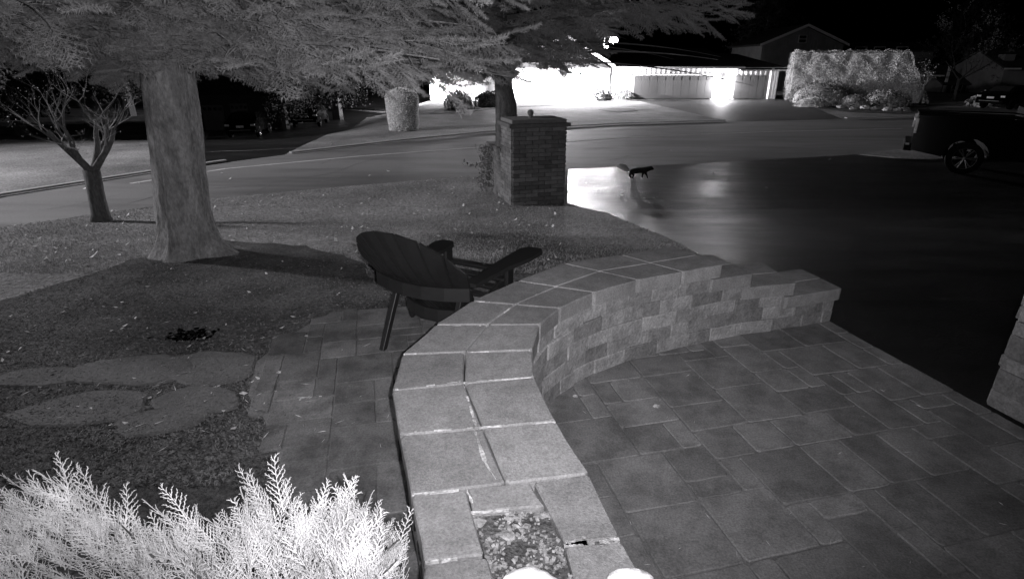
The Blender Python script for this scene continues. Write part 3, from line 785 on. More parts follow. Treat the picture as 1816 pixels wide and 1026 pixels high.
bare_tree('bare_tree', tuple(q), 'small dark forked tree with a few curled leaves on the lawn left of the spruce', .86, .135, 4, 5, 'darkbark', 'twig', .6, (.06, 0), 1, .72, 3, lsize=.014)

# ------------------------------------------------------------------ juniper in the foreground
def jspray(seed):
    rs = np.random.RandomState(seed); V = []; F = []
    def stick(p, d, ln, r0, r1=None):
        d = d/np.linalg.norm(d); s = np.cross(d, (0.1, 0, 1)); s /= np.linalg.norm(s); u = np.cross(s, d); k = len(V)
        r1 = r0*.45 if r1 is None else r1
        for q, r in ((p, r0), (p+d*ln, r1)):
            for a in (0, 2.094, 4.189): V.append(q+(s*math.cos(a)+u*math.sin(a))*r)
        for a in range(3): F.append((k+a, k+(a+1) % 3, k+3+(a+1) % 3, k+3+a))
    L = .17; main = []
    p = np.zeros(3); d = np.array((1., 0, 0))
    for i in range(9):
        stick(p, d, L/9*1.1, .0022*(1-.07*i)); main.append((p.copy(), d.copy())); p = p+d*L/9
        d = d+np.array((0, rs.uniform(-.09, .09), rs.uniform(-.07, .09)))
    n = 17
    for i in range(n):
        t = (i+.3)/n; k = min(int(t*9), 8); q, dm = main[k]; q = q+dm*(t*9-k)*L/9
        sg = 1 if i % 2 else -1; ln = (.055*(1-t)**.7+.008)*rs.uniform(.7, 1.2)
        sd = dm*.85+np.array((0, sg*.62, rs.uniform(-.35, .35))); sd /= np.linalg.norm(sd); stick(q, sd, ln, .0014)
        m_ = max(2, int(ln/.0065))
        for j in range(m_):
            tt = (j+.6)/m_; qq = q+sd*ln*tt; sg2 = 1 if j % 2 else -1
            s3 = sd*.9+np.array((0, 0, 0))+np.cross(sd, (0, 0, 1))*sg2*.5+np.array((0, 0, rs.uniform(-.35, .35)))
            stick(qq, s3, .010*(1-.45*tt)*rs.uniform(.6, 1.4), .0011)
    return np.array(V), np.array(F)
jp = [jspray(s) for s in range(5)]
jun = empty('juniper_shrub', (-.75, 1.3, 0), 0, 'feathery juniper shrub glaring white close to the lens at lower left', 'shrub')
outline = [(-260, 830), (-100, 835), (0, 845), (60, 815), (110, 812), (170, 848), (240, 868), (290, 900), (350, 878), (400, 880), (445, 890), (470, 850), (490, 835), (520, 850), (545, 880), (590, 880), (625, 862), (655, 878), (690, 915), (715, 955), (722, 1000), (725, 1040)]
JY = 1.50; op = []
for q in outline:
    v = A(q[0], q[1]-6, JY); op.append((v.x, v.z))
xs_ = np.array([o_[0] for o_ in op]); zs_ = np.array([o_[1] for o_ in op])
rs = random.Random(12); mats = [[] for _ in jp]; stems = MB(); jroot = np.array((-.62, 1.15, .12))
for k in range(2100):
    x = rs.uniform(-1.75, xs_.max()+.0); Y = rs.uniform(.80, JY)
    fy = (JY-Y)/.7
    lim = xs_.max()-.02-.0*fy
    if x > lim: continue
    zt = np.interp(x+0.0, xs_, zs_)
    z = zt-.11-abs(rs.gauss(0, .07))-.10*fy*(rs.random())
    if Y < JY-.22: z -= .03
    if x < -.75: z -= .07*min(1, (-.75-x)*2)*(1 if Y < JY-.15 else .4)
    if x < -.7 and rs.random() < .35: continue
    if -.55 < x < -.1 and Y < JY-.12: z += .17*min(1, (JY-.12-Y)/.2)*rs.random()
    p = np.array((x, Y, z)); d = p-jroot-np.array((0, 0, -.25)); d[0] *= .8; d[1] = d[1]*.3; d /= np.linalg.norm(d)
    d = d+np.array((rs.gauss(0, .42), rs.gauss(0, .35), rs.gauss(.15, .32))); sc = rs.choice([.45, .6, .7, .8, .95, 1.15])
    mats[rs.randrange(5)].append(frame(p-np.array(jun.location), d, (rs.gauss(0, .8), -1+rs.gauss(0, .6), rs.gauss(.4, .6)), sc))
Vs = []; Fs = []; k0 = 0
for (V, F), mm in zip(jp, mats):
    a, b_ = instance_np(V, F, np.array(mm)); Vs.append(a); Fs.append(b_+k0); k0 += len(a)
print('juniper quads', sum(len(x) for x in Fs))
o = link('foliage', npmesh('foliage', np.concatenate(Vs), np.concatenate(Fs)), 'juniper', jun); o['kind'] = 'stuff'
for k in range(46):
    a = rs.uniform(-1.05, .35); e = np.array((rs.uniform(-1.5, -.3), rs.uniform(.9, 1.45), rs.uniform(.5, .66)))
    pts = [jroot+(e-jroot)*s+np.array((rs.gauss(0, .015), rs.gauss(0, .015), .10*math.sin(s*3)))*(1 if s > 0 else 0) for s in (0, .2, .4, .6, .8, 1)]
    stems.tube([q_-np.array(jun.location) for q_ in pts], [.012, .010, .008, .006, .004, .002], 5)
stems.build('stems', 'darkbark', jun)
for j, (x, y, c2) in enumerate([((640), 985, (600, 1005)), (112, 1000, (85, 968))]): pass

# ------------------------------------------------------------------ adirondack chair
ch = empty('adirondack_chair', (-.48, 4.24, 0), R(-27), 'dark slatted plastic garden chair seen from behind at the wall', 'chair', None, 1.12)
def bar(name, a, b2, w_, t_, side=(1, 0, 0), parent=ch, bev=.008):
    a, b2 = Vector(a), Vector(b2); d = b2-a; L = d.length; d.normalize(); s = Vector(side); s = (s-d*s.dot(d)).normalized(); u = d.cross(s)
    m = MB(); m.box((0, 0, 0), (w_, t_, L), bev=bev); mt = Matrix((( s.x, u.x, d.x, 0), (s.y, u.y, d.y, 0), (s.z, u.z, d.z, 0), (0, 0, 0, 1)))
    mt.translation = (a+b2)/2; m.v = [tuple(mt @ Vector(q_)) for q_ in m.v]; return m.build(name, 'plastic', parent)
for s in (-1, 1):
    bar('leg', (s*.27, .36, 0), (s*.27, .36, .50), .035, .10, (1, 0, 0))          # front legs
    bar('side_rail', (s*.24, .40, .33), (s*.24, -.20, .17), .03, .09, (1, 0, 0))
    bar('leg', (s*.255, -.30, .40), (s*.265, -.50, 0), .036, .045, (1, 0, 0), ch, .003)       # rear legs, splayed back
    # arm paddle
    m = MB(); pr_ = [(-.04, -.30), (.04, -.30), (.05, .05), (.085, .25), (.085, .42), (.05, .47), (-.05, .47), (-.085, .42), (-.08, .2)]
    zf = lambda y: (.52 if s > 0 else .47)+.05*y
    fl = lambda y: s*(.335+(.13 if s > 0 else 0)*(y+.3))
    m.add([(fl(y)+x, y, zf(y)) for x, y in pr_]+[(fl(y)+x, y, zf(y)+.028) for x, y in pr_], [tuple(range(8, -1, -1)), tuple(range(9, 18))]+[(i, (i+1) % 9, 9+(i+1) % 9, 9+i) for i in range(9)])
    m.build('armrest', 'plastic', ch)
for i in range(6):
    y = .40-.085*i; bar('seat_slat', (-.27, y, .385-.045*i*.9), (.27, y, .385-.045*i*.9), .022, .075, (0, 0, 1))
n = 7
def back_pt(f, s):                               # curved fan back: f across, s from bottom to top
    ztop = .93-.31*abs(f)**2.3; z = .20+(ztop-.20)*s; h_ = (z-.20)/.73
    x = f*(.27+.23*h_); y = -.08-.53*h_-.05*math.sin(h_*3.1)-(.05+.05*h_)*(1-f*f)
    return x, y, z
for i in range(n):
    f0 = -1+2*i/n+.018; f1 = -1+2*(i+1)/n-.018; K = 8; vs = []
    for j in range(K+1):
        s_ = j/K
        for ff, dy in ((f0, 0), (f1, 0), (f1, .02), (f0, .02)):
            x, y, z = back_pt(ff, s_); vs.append((x, y+dy, z))
        x, y, z = back_pt((f0+f1)/2, s_); vs.insert(len(vs)-3, (x, y-.006, z))
    m = MB(); m.add(vs, [(j*5+k, j*5+(k+1) % 5, (j+1)*5+(k+1) % 5, (j+1)*5+k) for j in range(K) for k in range(5)]+[(4, 3, 2, 1, 0), tuple(K*5+q for q in range(5))])
    m.build('back_slat', 'plastic', ch)
for z, y, hw in ((.48, -.33, .37), (.24, -.14, .28)):   # curved cross rails behind the slats
    pts = [(hw*f, y-.105*(1-f*f)-.03, z) for f in (-1, -.6, -.2, .2, .6, 1)]
    m = MB(); vs = []
    for p in pts:
        for dy, dz in ((-.012, -.045), (.012, -.045), (.012, .045), (-.012, .045)): vs.append((p[0], p[1]+dy, p[2]+dz))
    m.add(vs, [(j*4+k, j*4+(k+1) % 4, (j+1)*4+(k+1) % 4, (j+1)*4+k) for j in range(5) for k in range(4)]+[(3, 2, 1, 0), (20, 21, 22, 23)])
    m.build('cross_rail', 'plastic', ch)

# ------------------------------------------------------------------ animal crossing the drive
ab = P(1131, 313); ab.z = gz(ab.x, ab.y)-.046
an = empty('walking_animal', tuple(ab), R(6), 'low dark animal with pale bushy raised tail walking right across the bright driveway', 'animal')
def skin(name, verts, edges, radii, m, parent, sub=2):
    me = bpy.data.meshes.new(name); me.from_pydata(verts, edges, []); o = link(name, me, m, parent)
    o.modifiers.new('skin', 'SKIN'); o.modifiers.new('sub', 'SUBSURF').levels = sub; o.modifiers['sub'].render_levels = sub
    for i, r in enumerate(radii): me.skin_vertices[0].data[i].radius = r if hasattr(r, '__len__') else (r, r)
    me.skin_vertices[0].data[0].use_root = True
    return o
va = [(-.16, 0, .19), (-.05, 0, .20), (.08, 0, .205), (.17, 0, .21), (.25, 0, .235), (.32, 0, .25), (.375, 0, .235), (.41, 0, .225),
      (-.17, .05, .13), (-.20, .055, .075), (-.175, .055, .035), (-.155, .055, .012), (-.135, .055, .010),
      (-.15, -.05, .13), (-.12, -.055, .08), (-.155, -.055, .04), (-.14, -.055, .012), (-.115, -.055, .010),
      (.16, .05, .14), (.14, .05, .08), (.13, .05, .03), (.15, .05, .010),
      (.18, -.05, .14), (.225, -.05, .08), (.235, -.05, .03), (.255, -.05, .010),
      (.335, .035, .285), (.345, .045, .305), (.335, -.035, .285), (.345, -.045, .305), (-.22, 0, .20)]
ea = [(0, 1), (1, 2), (2, 3), (3, 4), (4, 5), (5, 6), (6, 7), (0, 8), (8, 9), (9, 10), (10, 11), (11, 12), (0, 13), (13, 14), (14, 15), (15, 16), (16, 17), (3, 18), (18, 19), (19, 20), (20, 21), (3, 22), (22, 23), (23, 24), (24, 25), (5, 26), (26, 27), (5, 28), (28, 29), (0, 30)]
ra = [.082, .08, .075, .075, .058, .055, .032, .018, .045, .026, .016, .016, .012, .045, .026, .016, .016, .012, .038, .02, .015, .014, .038, .02, .015, .014, .016, .006, .016, .006, .03]
skin('body', va, ea, ra, 'fur', an)
V, F = [], []
for i in range(2600):
    t = random.random(); c = np.array((-.22-.22*t-.04*t*t, 0, .20+.05*math.sin(t*2.2)+.10*t)); rad = .035+.075*math.sin(min(1, t*1.15)*2.6)
    r = np.random.randn(3); r /= np.linalg.norm(r); p = c+r*rad*.25; e = c+r*rad+np.array((-.05, 0, -.015)); s = np.cross(r, np.random.randn(3)); s = s/np.linalg.norm(s)*.0045
    k = len(V); V += [p-s, p+s, e]; F.append((k, k+1, k+2))
for k in range(1): pass
o = link('tail', npmesh('tail', V, F), 'palefur', an)

# ------------------------------------------------------------------ pickup truck
tw_ = P(1703, 306); TR = R(-33)
tr = empty('pickup_truck', (tw_.x, tw_.y, gz(tw_.x, tw_.y)-.046), TR, 'black pickup truck parked on the driveway, cut off by the right photo edge', 'truck')
# local: x forward (to the right), rear axle at 0, width along y (near side at y=0 .. 2.0)
def arch(cx, r, z0, n=10): return [(cx+r*math.cos(math.pi-a*math.pi/n), z0+r*math.sin(math.pi-a*math.pi/n)) for a in range(n+1)]
side = [(-1.22, .55), (-.52, .42)]+arch(0, .50, .42)[0:]+[(3.15, .38)]+arch(3.70, .50, .42)+[(4.55, .45), (4.62, 1.0), (4.45, 1.13), (3.1, 1.22), (1.05, 1.25), (1.02, 1.42), (-1.2, 1.45), (-1.24, 1.0)]
m = MB(); m.prism([(x, 0, z) for x, z in side], (0, 2.0, 0)); m.build('body', 'black', tr)
cabp = [(.98, 1.20), (1.02, 1.66), (1.18, 1.88), (2.5, 1.90), (3.25, 1.20)]
m = MB(); m.prism([(x, .10, z) for x, z in cabp], (0, 1.8, 0)); m.build('cab', 'black', tr)
for nm, x0, x1 in (('window', 1.12, 1.80), ('window', 1.90, 2.75)):
    m = MB(); m.prism([(x0, .088, 1.27), (x1, .088, 1.27), (x1-.28 if x1 > 2 else x1, .088, 1.74), (x0+.08, .088, 1.74)], (0, .006, 0)); m.build(nm, 'glass', tr)
for x in (1.02, 1.86): 
    d_ = part('door_seam', 'rubber', tr, ((x, -.002, .85), (.012, .008, .75)))
for x in (1.25, 2.05): part('door_handle', 'rim', tr, ((x, -.02, 1.10), (.16, .035, .03), 0, 0, 0, .008))
part('bed_rail', 'rubber', tr, ((-.1, .03, 1.465), (2.25, .10, .035), 0, 0, 0, .008)); part('bed_rail', 'rubber', tr, ((-.1, 1.95, 1.465), (2.25, .10, .035), 0, 0, 0, .008))
part('bumper', 'rubber', tr, ((-1.29, 1.0, .62), (.20, 1.96, .2), 0, 0, 0, .03)); part('bumper', 'rubber', tr, ((4.66, 1.0, .60), (.18, 1.96, .25), 0, 0, 0, .03))
part('tail_light', 'lens', tr, ((-1.215, .015, 1.18), (.07, .06, .38), 0, 0, 0, .01)); part('tail_light', 'lens', tr, ((-1.225, 1.97, 1.18), (.07, .07, .38), 0, 0, 0, .01))
part('reflector', 'lens', tr, ((-1.32, .04, .70), (.10, .06, .05), 0, 0, 0, .01)); part('tailgate_handle', 'rim', tr, ((-1.25, 1.0, 1.28), (.03, .3, .06)))
part('headlight', 'lens', tr, ((4.56, .12, .95), (.12, .25, .18), 0, 0, 0, .02)); part('headlight', 'lens', tr, ((4.56, 1.88, .95), (.12, .25, .18), 0, 0, 0, .02))
part('mirror', 'black', tr, ((2.85, -.14, 1.28), (.12, .26, .22), 0, 0, 0, .03))
def wheel(par, x, y, r, wd, out=-1, rimr=.27, rm='rim'):
    m = MB(); n = 28; prof = [(rimr, -wd/2), (r-.03, -wd/2), (r, -wd/2+.03), (r, wd/2-.03), (r-.03, wd/2), (rimr, wd/2)]; vs = []
    for k in range(n):
        a = 2*math.pi*k/n
        for rad, yy in prof: vs.append((rad*math.cos(a), yy, rad*math.sin(a)))
    fs = [(k*6+j, k*6+j+1, ((k+1) % n)*6+j+1, ((k+1) % n)*6+j) for k in range(n) for j in range(5)]
    m.add(vs, fs); o = m.build('wheel', 'rubber', par, True); o.location = (x, y, r)
    m = MB()
    for k in range(6):
        for off in (-.13, .13):
            a = 2*math.pi*k/6+off; 
            m.tube([(.04*math.cos(a-off), out*wd*.40, .04*math.sin(a-off)), (.15*math.cos(a), out*wd*.44, .15*math.sin(a)), ((rimr-.005)*math.cos(a), out*wd*.42, (rimr-.005)*math.sin(a))], [.02, .014, .018], 5)
    ring = [((rimr-.004)*math.cos(2*math.pi*k/24), out*wd*.44, (rimr-.004)*math.sin(2*math.pi*k/24)) for k in range(25)]
    m.tube(ring, .012, 5, cap=False); m.sphere((0, out*wd*.42, 0), (.045, .02, .045), 8, 5); m.build('rim', rm, o)
    part('brake_disc', 'black', o, ((0, 0, 0), (rimr*1.3, .03, rimr*1.3)))
    return o
for x in (0, 3.70):
    wheel(tr, x, .13, .41, .27, -1); wheel(tr, x, 1.87, .41, .27, 1)

# ------------------------------------------------------------------ house across the street
HY = 50.0; HG = gz(17, HY)
def hx(px): return A(px, 150, HY).x
def hz(py): return A(1200, py, HY).z
house = empty('garage_house', (hx(1200), HY, HG), 0, 'bright lit single storey house with wide garage doors across the street', 'house')
ox, oz = hx(1200), HG
def hb(name, m, x0, x1, y0, y1, z0, z1, par=house): return part(name, m, par, (((x0+x1)/2-ox, (y0+y1)/2-HY, (z0+z1)/2-oz), (x1-x0, y1-y0, z1-z0)))
ev = hz(121); 
hb('wall', 'siding', hx(762), hx(1378), HY, HY+9, HG-.1, ev)
# vertical battens on the garage front
bt = 0
for x in np.arange(hx(1090), hx(1378), .40):
    zb = hz(134) if (hx(1122) < x < hx(1264) or hx(1302) < x < hx(1358)) else HG
    hb('batten', 'siding', x, x+.10, HY-.05, HY-.002, zb, ev-.02); bt += 1
def gdoor(p0, p1, ytop, npan):
    x0, x1 = hx(p0), hx(p1); z0, z1 = HG+.02, hz(ytop)
    d = hb('garage_door', 'door', x0, x1, HY-.10, HY-.06, z0, z1)
    d.location = (0, 0, 0); W_ = (x1-x0)/npan; H_ = (z1-z0)/4
    for r in range(4):
        for c in range(npan):
            a = x0+c*W_; q0 = z0+r*H_
            if r == 3: hb('window', 'darktrim', a+.08, a+W_-.08, HY-.125, HY-.102, q0+.08, q0+H_-.08, d)
            else: hb('panel', 'door', a+.015, a+W_-.015, HY-.106, HY-.101, q0+.02, q0+H_-.02, d)
    return d
gdoor(1124, 1264, 134, 10); gdoor(1302, 1356, 134, 4)
hb('frame', 'trim', hx(1118), hx(1124)-.01, HY-.14, HY-.004, HG, hz(132)); hb('door_header', 'trim', hx(1118), hx(1264), HY-.14, HY-.052, hz(134)+.01, hz(131.5))
hb('corner_post', 'trim', hx(1357), hx(1361), HY-.9, HY-.6, HG, ev-.02); hb('gutter', 'gutter', hx(1082), hx(1310), HY-.95, HY-.80, hz(121.5), hz(118.5))
hb('gutter', 'gutter', hx(1302), hx(1388), HY-.99, HY-.84, hz(126), hz(123.5))
hb('soffit', 'siding', hx(1082), hx(1385), HY-.79, HY-.003, ev+.01, ev+.06)
hb('house_number', 'darksiding', hx(1186), hx(1197), HY-.12, HY-.06, hz(127.5), hz(123))
hb('downspout', 'gutter', hx(1375), hx(1377.5), HY-.08, HY-.03-.002+.02, HG, ev-.05)
def roofp(pts, th=.15, nm='roof', m='roof'):
    mb = MB(); mb.prism([(p[0]-ox, p[1]-HY, p[2]-oz) for p in pts], (0, 0, th)); return mb.build(nm, m, house)
rz = hz(86)
roofp([(hx(755), HY-.8, ev+.07), (hx(1310), HY-.8, ev+.07), (hx(1275), HY+5, rz), (hx(755), HY+5, rz)])
roofp([(hx(755), HY+5.01, rz), (hx(1275), HY+5.01, rz), (hx(1310), HY+10, ev), (hx(755), HY+10, ev)])
roofp([(hx(1300), HY-.84, ev-.12), (hx(1389), HY-.84, ev-.12), (hx(1334), HY+4.5, hz(97)), (hx(1272), HY+4.5, hz(95))], .13)
hb('upper_fascia', 'darksiding', hx(1270), hx(1335), HY+4.45, HY+4.58, hz(99), hz(95.5))
# forward gable on the left with bright rake board
gy0 = HY-1.6; ax, az_ = hx(1000), hz(66)
m = MB(); m.prism([(hx(890)-ox, gy0+.5-HY, HG-oz), (hx(1082)-ox-.25, gy0+.5-HY, HG-oz), (hx(1082)-ox-.25, gy0+.5-HY, ev-oz), (hx(890)-ox, gy0+.5-HY, ev-oz)], (0, 1.09, 0)); m.build('gable_wall', 'siding', house)
m = MB(); m.prism([(hx(1082)-ox-.25, gy0+.5-HY, ev-oz+.01), (ax-ox, gy0+.5-HY, az_-oz-.2), (hx(890)-ox, gy0+.5-HY, ev-oz+.01)], (0, 1.09, 0)); m.build('gable_boards', 'roof', house)
def slope(xa, za, xb, zb):
    m = MB(); m.prism([(xa-ox, gy0-HY, za-oz), (xb-ox, gy0-HY, zb-oz), (xb-ox, gy0-HY, zb-oz+.14), (xa-ox, gy0-HY, za-oz+.14)], (0, 7, 0)); m.build('roof', 'roof', house)
    m = MB(); m.prism([(xa-ox, gy0-HY-.05, za-oz-.10), (xb-ox, gy0-HY-.05, zb-oz-.10), (xb-ox, gy0-HY-.05, zb-oz+.16), (xa-ox, gy0-HY-.05, za-oz+.16)], (0, .045, 0)); m.build('rake_board', 'trim', house)
slope(ax, az_, hx(1083), hz(119)); slope(ax, az_, hx(885), hz(119))
for p0, p1, t0, t1 in ((925, 975, 138, 162), (1020, 1060, 138, 162)):
    f_ = hb('window', 'trim', hx(p0), hx(p1), gy0+.44, gy0+.497, hz(t1), hz(t0)); hb('pane', 'litwin', hx(p0)+.1, hx(p1)-.1, gy0+.425, gy0+.438, hz(t1)+.1, hz(t0)-.1, f_)
fr = hb('front_window', 'trim', hx(766), hx(796), HY-.05, HY-.004, hz(178), hz(160)); hb('pane', 'litwin', hx(768), hx(779), HY-.07, HY-.052, hz(177), hz(161.5), fr); hb('pane', 'litwin', hx(781), hx(794), HY-.07, HY-.052, hz(177), hz(161.5), fr)
for bx, nm in ((830, 0), (856, 0)):
    hb('shutter', 'darksiding', hx(bx), hx(bx)+.4, HY-.05, HY-.004, hz(168), hz(146))
# lamps on the house: lantern body, bulb and light; the gable corner one is added as fill
LANT = [(765, 153, HY-.35, 1800), (786, 151.5, HY-.35, 1800), (905, 146, gy0+.2, 4000), (1000, 150, gy0-.1, 15000), (1076, 142, gy0-.1, 3300), (1283, 146, HY-.35, 950)]
labs = ['small round lantern, leftmost on the lit house front', 'second small lantern from the left on the lit house front', 'wall lantern glowing behind the forked spruce trunk', 'glaring wall lantern in the middle of the white gable', 'added fill lantern on the right corner of the white gable, beside the wide garage door', 'bright wall lantern between the two garage doors']
for (px, py, y, pw), lb_ in zip(LANT, labs):
    c = A(px, py, y); l = empty('wall_lantern', (c.x, y, c.z), 0, lb_, 'lamp', 'lanterns on the house front')
    m = MB(); m.tube([(0, 0, .17), (0, 0, .24), (0, 0, .28)], [.15, .10, .02], 6); m.box((0, .25, .1), (.06, .5, .06)); m.tube([(0, 0, -.20), (0, 0, -.16)], [.08, .11], 6); m.build('bracket', 'metalpost', l)
    m = MB(); m.sphere((0, 0, 0), (.12, .12, .15), 10, 7); m.build('bulb', 'lit', l, True)
    lo = lamp('lantern_light', 'POINT', (c.x, y-.22, c.z-.05), pw, .1); 
# street lamp visible over the roof
c = A(1088, 72, 66.0)
sl = empty('street_lamp', (c.x-1.0, 66, gz(c.x, 60)), 0, 'lit street lamp glowing above the garage roof', 'street lamp')
H_ = c.z-sl.location.z
m = MB(); m.tube([(0, 0, 0), (0, 0, H_-.4), (0, 0, H_+.25), (.5, 0, H_+.35), (.95, 0, H_+.15)], [.11, .08, .06, .05, .05], 8); m.build('pole', 'metalpost', sl)
m = MB(); m.sphere((1.0, 0, 0+H_), (.46, .46, .34), 14, 8); m.build('globe', 'lit', sl, True)
m = MB(); m.box((.15, -.1, H_-.75), (.2, .12, .4)); m.box((.42, -.1, H_-.75), (.12, .12, .4)); m.build('bracket_plate', 'gutter', sl)
lamp('street_lamp_light', 'SPOT', (c.x, 65, c.z+.3), 9000, .4, spot_size=R(165), spot_blend=.4)

# street lamp left of the frame that throws the small tree's shadow to the right
s2 = empty('street_lamp', (-29.1, 13.0, gz(-24, 15)), 0, 'street lamp on the kerb far left of the lawn', 'street lamp')
m = MB(); m.tube([(0, 0, 0), (0, 0, 11.6), (.2, 0, 12.2), (1.0, 0, 12.4)], [.11, .08, .06, .05], 8); m.build('pole', 'metalpost', s2)
m = MB(); m.sphere((1.1, 0, 12.3), (.3, .2, .12), 12, 6); m.build('globe', 'lit', s2, True)
LL = lamp('street_lamp_light_near', 'SPOT', (-28.0, 13.0, 11.3), 29000, .7, spot_size=R(96), spot_blend=.8)
aim(LL, (6, 12, -.5))

# ------------------------------------------------------------------ other houses
def box_house(name, label, Y, x0, x1, ztop, zb, apex, depth, wallm, front_extra=None, axis='x'):
    cx = (x0+x1)/2; h = empty(name, (cx, Y, zb), 0, label, 'house')
    W_ = x1-x0; H_ = ztop-zb
    part('wall', wallm, h, ((0, depth/2, H_/2), (W_, depth, H_)))
    if axis == 'y':          # gable facing viewer
        m = MB(); m.prism([(-W_/2, -.001, H_), (W_/2, -.001, H_), (0, -.001, H_+apex)], (0, depth, 0)); m.build('gable', wallm, h)
        for s in (-1, 1):
            m = MB(); m.prism([(0, -.4, H_+apex+.02), (s*(W_/2+.4), -.4, H_-.10), (s*(W_/2+.4), -.4, H_+.1), (0, -.4, H_+apex+.22)], (0, depth+.8, 0)); m.build('roof', 'roof', h)
            m = MB(); m.prism([(0, -.46, H_+apex-.03), (s*(W_/2+.4), -.46, H_-.14), (s*(W_/2+.4), -.46, H_+.1), (0, -.46, H_+apex+.24)], (0, .05, 0)); m.build('rake_board', 'gutter', h)
    else:
        for s in (-1, 1):
            ya, yb = (-.4, depth/2) if s < 0 else (depth+.4, depth/2)
            m = MB(); m.prism([(-W_/2-.3, ya, H_-.05), (-W_/2-.3, yb, H_+apex), (-W_/2-.3, yb, H_+apex+.15), (-W_/2-.3, ya, H_+.1)], (W_+.6, 0, 0)); m.build('roof', 'roof', h)
        for s in (-1, 1):
            m = MB(); m.prism([(s*W_/2-.1, 0, H_), (s*W_/2-.1, depth, H_), (s*W_/2-.1, depth/2, H_+apex)], (.2, 0, 0)); m.build('gable', wallm, h)
    return h
def win(h, x, z, w_, h_, pane='glass', sh=False):
    f_ = part('window', 'gutter', h, ((x, -.04, z), (w_, .07, h_))); part('pane', pane, f_, ((x, -.09, z+h_*.24), (w_-.16, .02, h_*.4)), ((x, -.09, z-h_*.24), (w_-.16, .02, h_*.4)))
    if sh:
        for s in (-1, 1): part('shutter', 'roof', h, ((x+s*(w_/2+.22), -.03, z), (.36, .05, h_)))
Y = 66; 
g0, g1 = A(1352, 82, Y), A(1497, 78, Y); apx = A(1417, 47, Y)
bh = box_house('dark_gable_house', 'dark tall house with vertical board gable rising behind the garage roof', Y, g0.x, g1.x, (g0.z+g1.z)/2, -.6, apx.z-(g0.z+g1.z)/2, 9, 'darksiding', axis='y')
W_ = g1.x-g0.x
for k in range(26):
    x = -W_/2+.2+k*(W_-.4)/25; ht = (apx.z+.6)-abs(x)/(W_/2)*(apx.z-(g0.z+g1.z)/2)-.25
    part('batten', 'darksiding', bh, ((x, -.03, ht/2), (.08, .05, ht)))
win(bh, -.2, 5.2, .9, .8)
g2, g3 = A(1500, 82, Y+2), A(1655, 96, Y+2)
b2h = box_house('long_dark_house', 'long dark two storey house wing seen above the tall clipped hedge', Y+2, g2.x, g3.x, g3.z+.3, -.6, .9, 7, 'darksiding')
for px in (1527, 1560, 1600): win(b2h, A(px, 85, Y+2).x-(g2.x+g3.x)/2, 4.0, 1.3, 1.0)
Y = 62; a0, a1 = A(1672, 150, Y), A(1762, 152, Y)
rh = box_house('shuttered_house', 'small pale house with one shuttered window behind the bare tree at right', Y, a0.x, a1.x, a0.z, -.6, 1.7, 7, 'darksiding')
win(rh, A(1694, 163, Y).x-(a0.x+a1.x)/2, A(1694, 160, Y).z+.6, 1.1, 1.2, 'glass', True)
part('corner_post', 'siding', rh, ((A(1673, 160, Y).x-(a0.x+a1.x)/2, -.08, 1.3), (.25, .1, 2.5)))
part('door', 'trim', rh, ((A(1740, 160, Y).x-(a0.x+a1.x)/2, -.04, 1.05), (.9, .06, 2.0)))
e_ = A(1640, 150, Y); part('porch_roof', 'siding', rh, ((A(1645, 133, Y).x-(a0.x+a1.x)/2, -.6, A(1645, 134, Y).z+.6), (2.0, 1.0, .12)))
Y = 58; a0, a1 = A(1782, 122, Y), A(1880, 122, Y)
fh = box_house('chimney_house', 'dark house with tall chimney at the far right photo edge', Y, a0.x, a1.x, a0.z, -.6, 1.6, 7, 'darksiding')
part('chimney', 'darksiding', fh, ((A(1808, 100, Y).x-(a0.x+a1.x)/2, 1.5, (A(1808, 96, Y).z+.6)/2), (1.0, .9, A(1808, 96, Y).z+.6)))
part('fascia', 'siding', fh, ((A(1790, 120, Y).x-(a0.x+a1.x)/2, -.46, a0.z+.6), (1.6, .06, .14)))
# left house with two garage doors
Y = 36.0; a0, a1 = A(300, 175, Y), A(470, 175, Y); zb = gz(a0.x+3, Y)
lh = box_house('left_garage_house', 'dim house with two pale garage doors behind the spruce trunk', Y, a0.x, a1.x, A(400, 172, Y).z, zb-.1, 1.8, 8, 'roof')
cx = (a0.x+a1.x)/2
for p0, p1, t_, b_ in ((358, 403, 187, 231), (408, 446, 184, 228)):
    q0, q1 = A(p0, t_, Y), A(p1, b_, Y); z0, z1 = max(q1.z, zb)-lh.location.z, q0.z-lh.location.z; x0, x1 = q0.x-cx, q1.x-cx
    d = part('garage_door', 'darktrim', lh, (((x0+x1)/2, -.05, (z0+z1)/2), (x1-x0, .08, z1-z0)))
    for k in range(4): part('window', 'glass', d, ((x0+(x1-x0)*(k+.5)/4, -.10, z1-.20), ((x1-x0)/4-.12, .03, .18)))
    for r in range(3):
        for k in range(4): part('panel', 'darktrim', d, ((x0+(x1-x0)*(k+.5)/4, -.10, z0+(z1-z0)*(.14+r*.24)), ((x1-x0)/4-.10, .03, (z1-z0)*.19)))

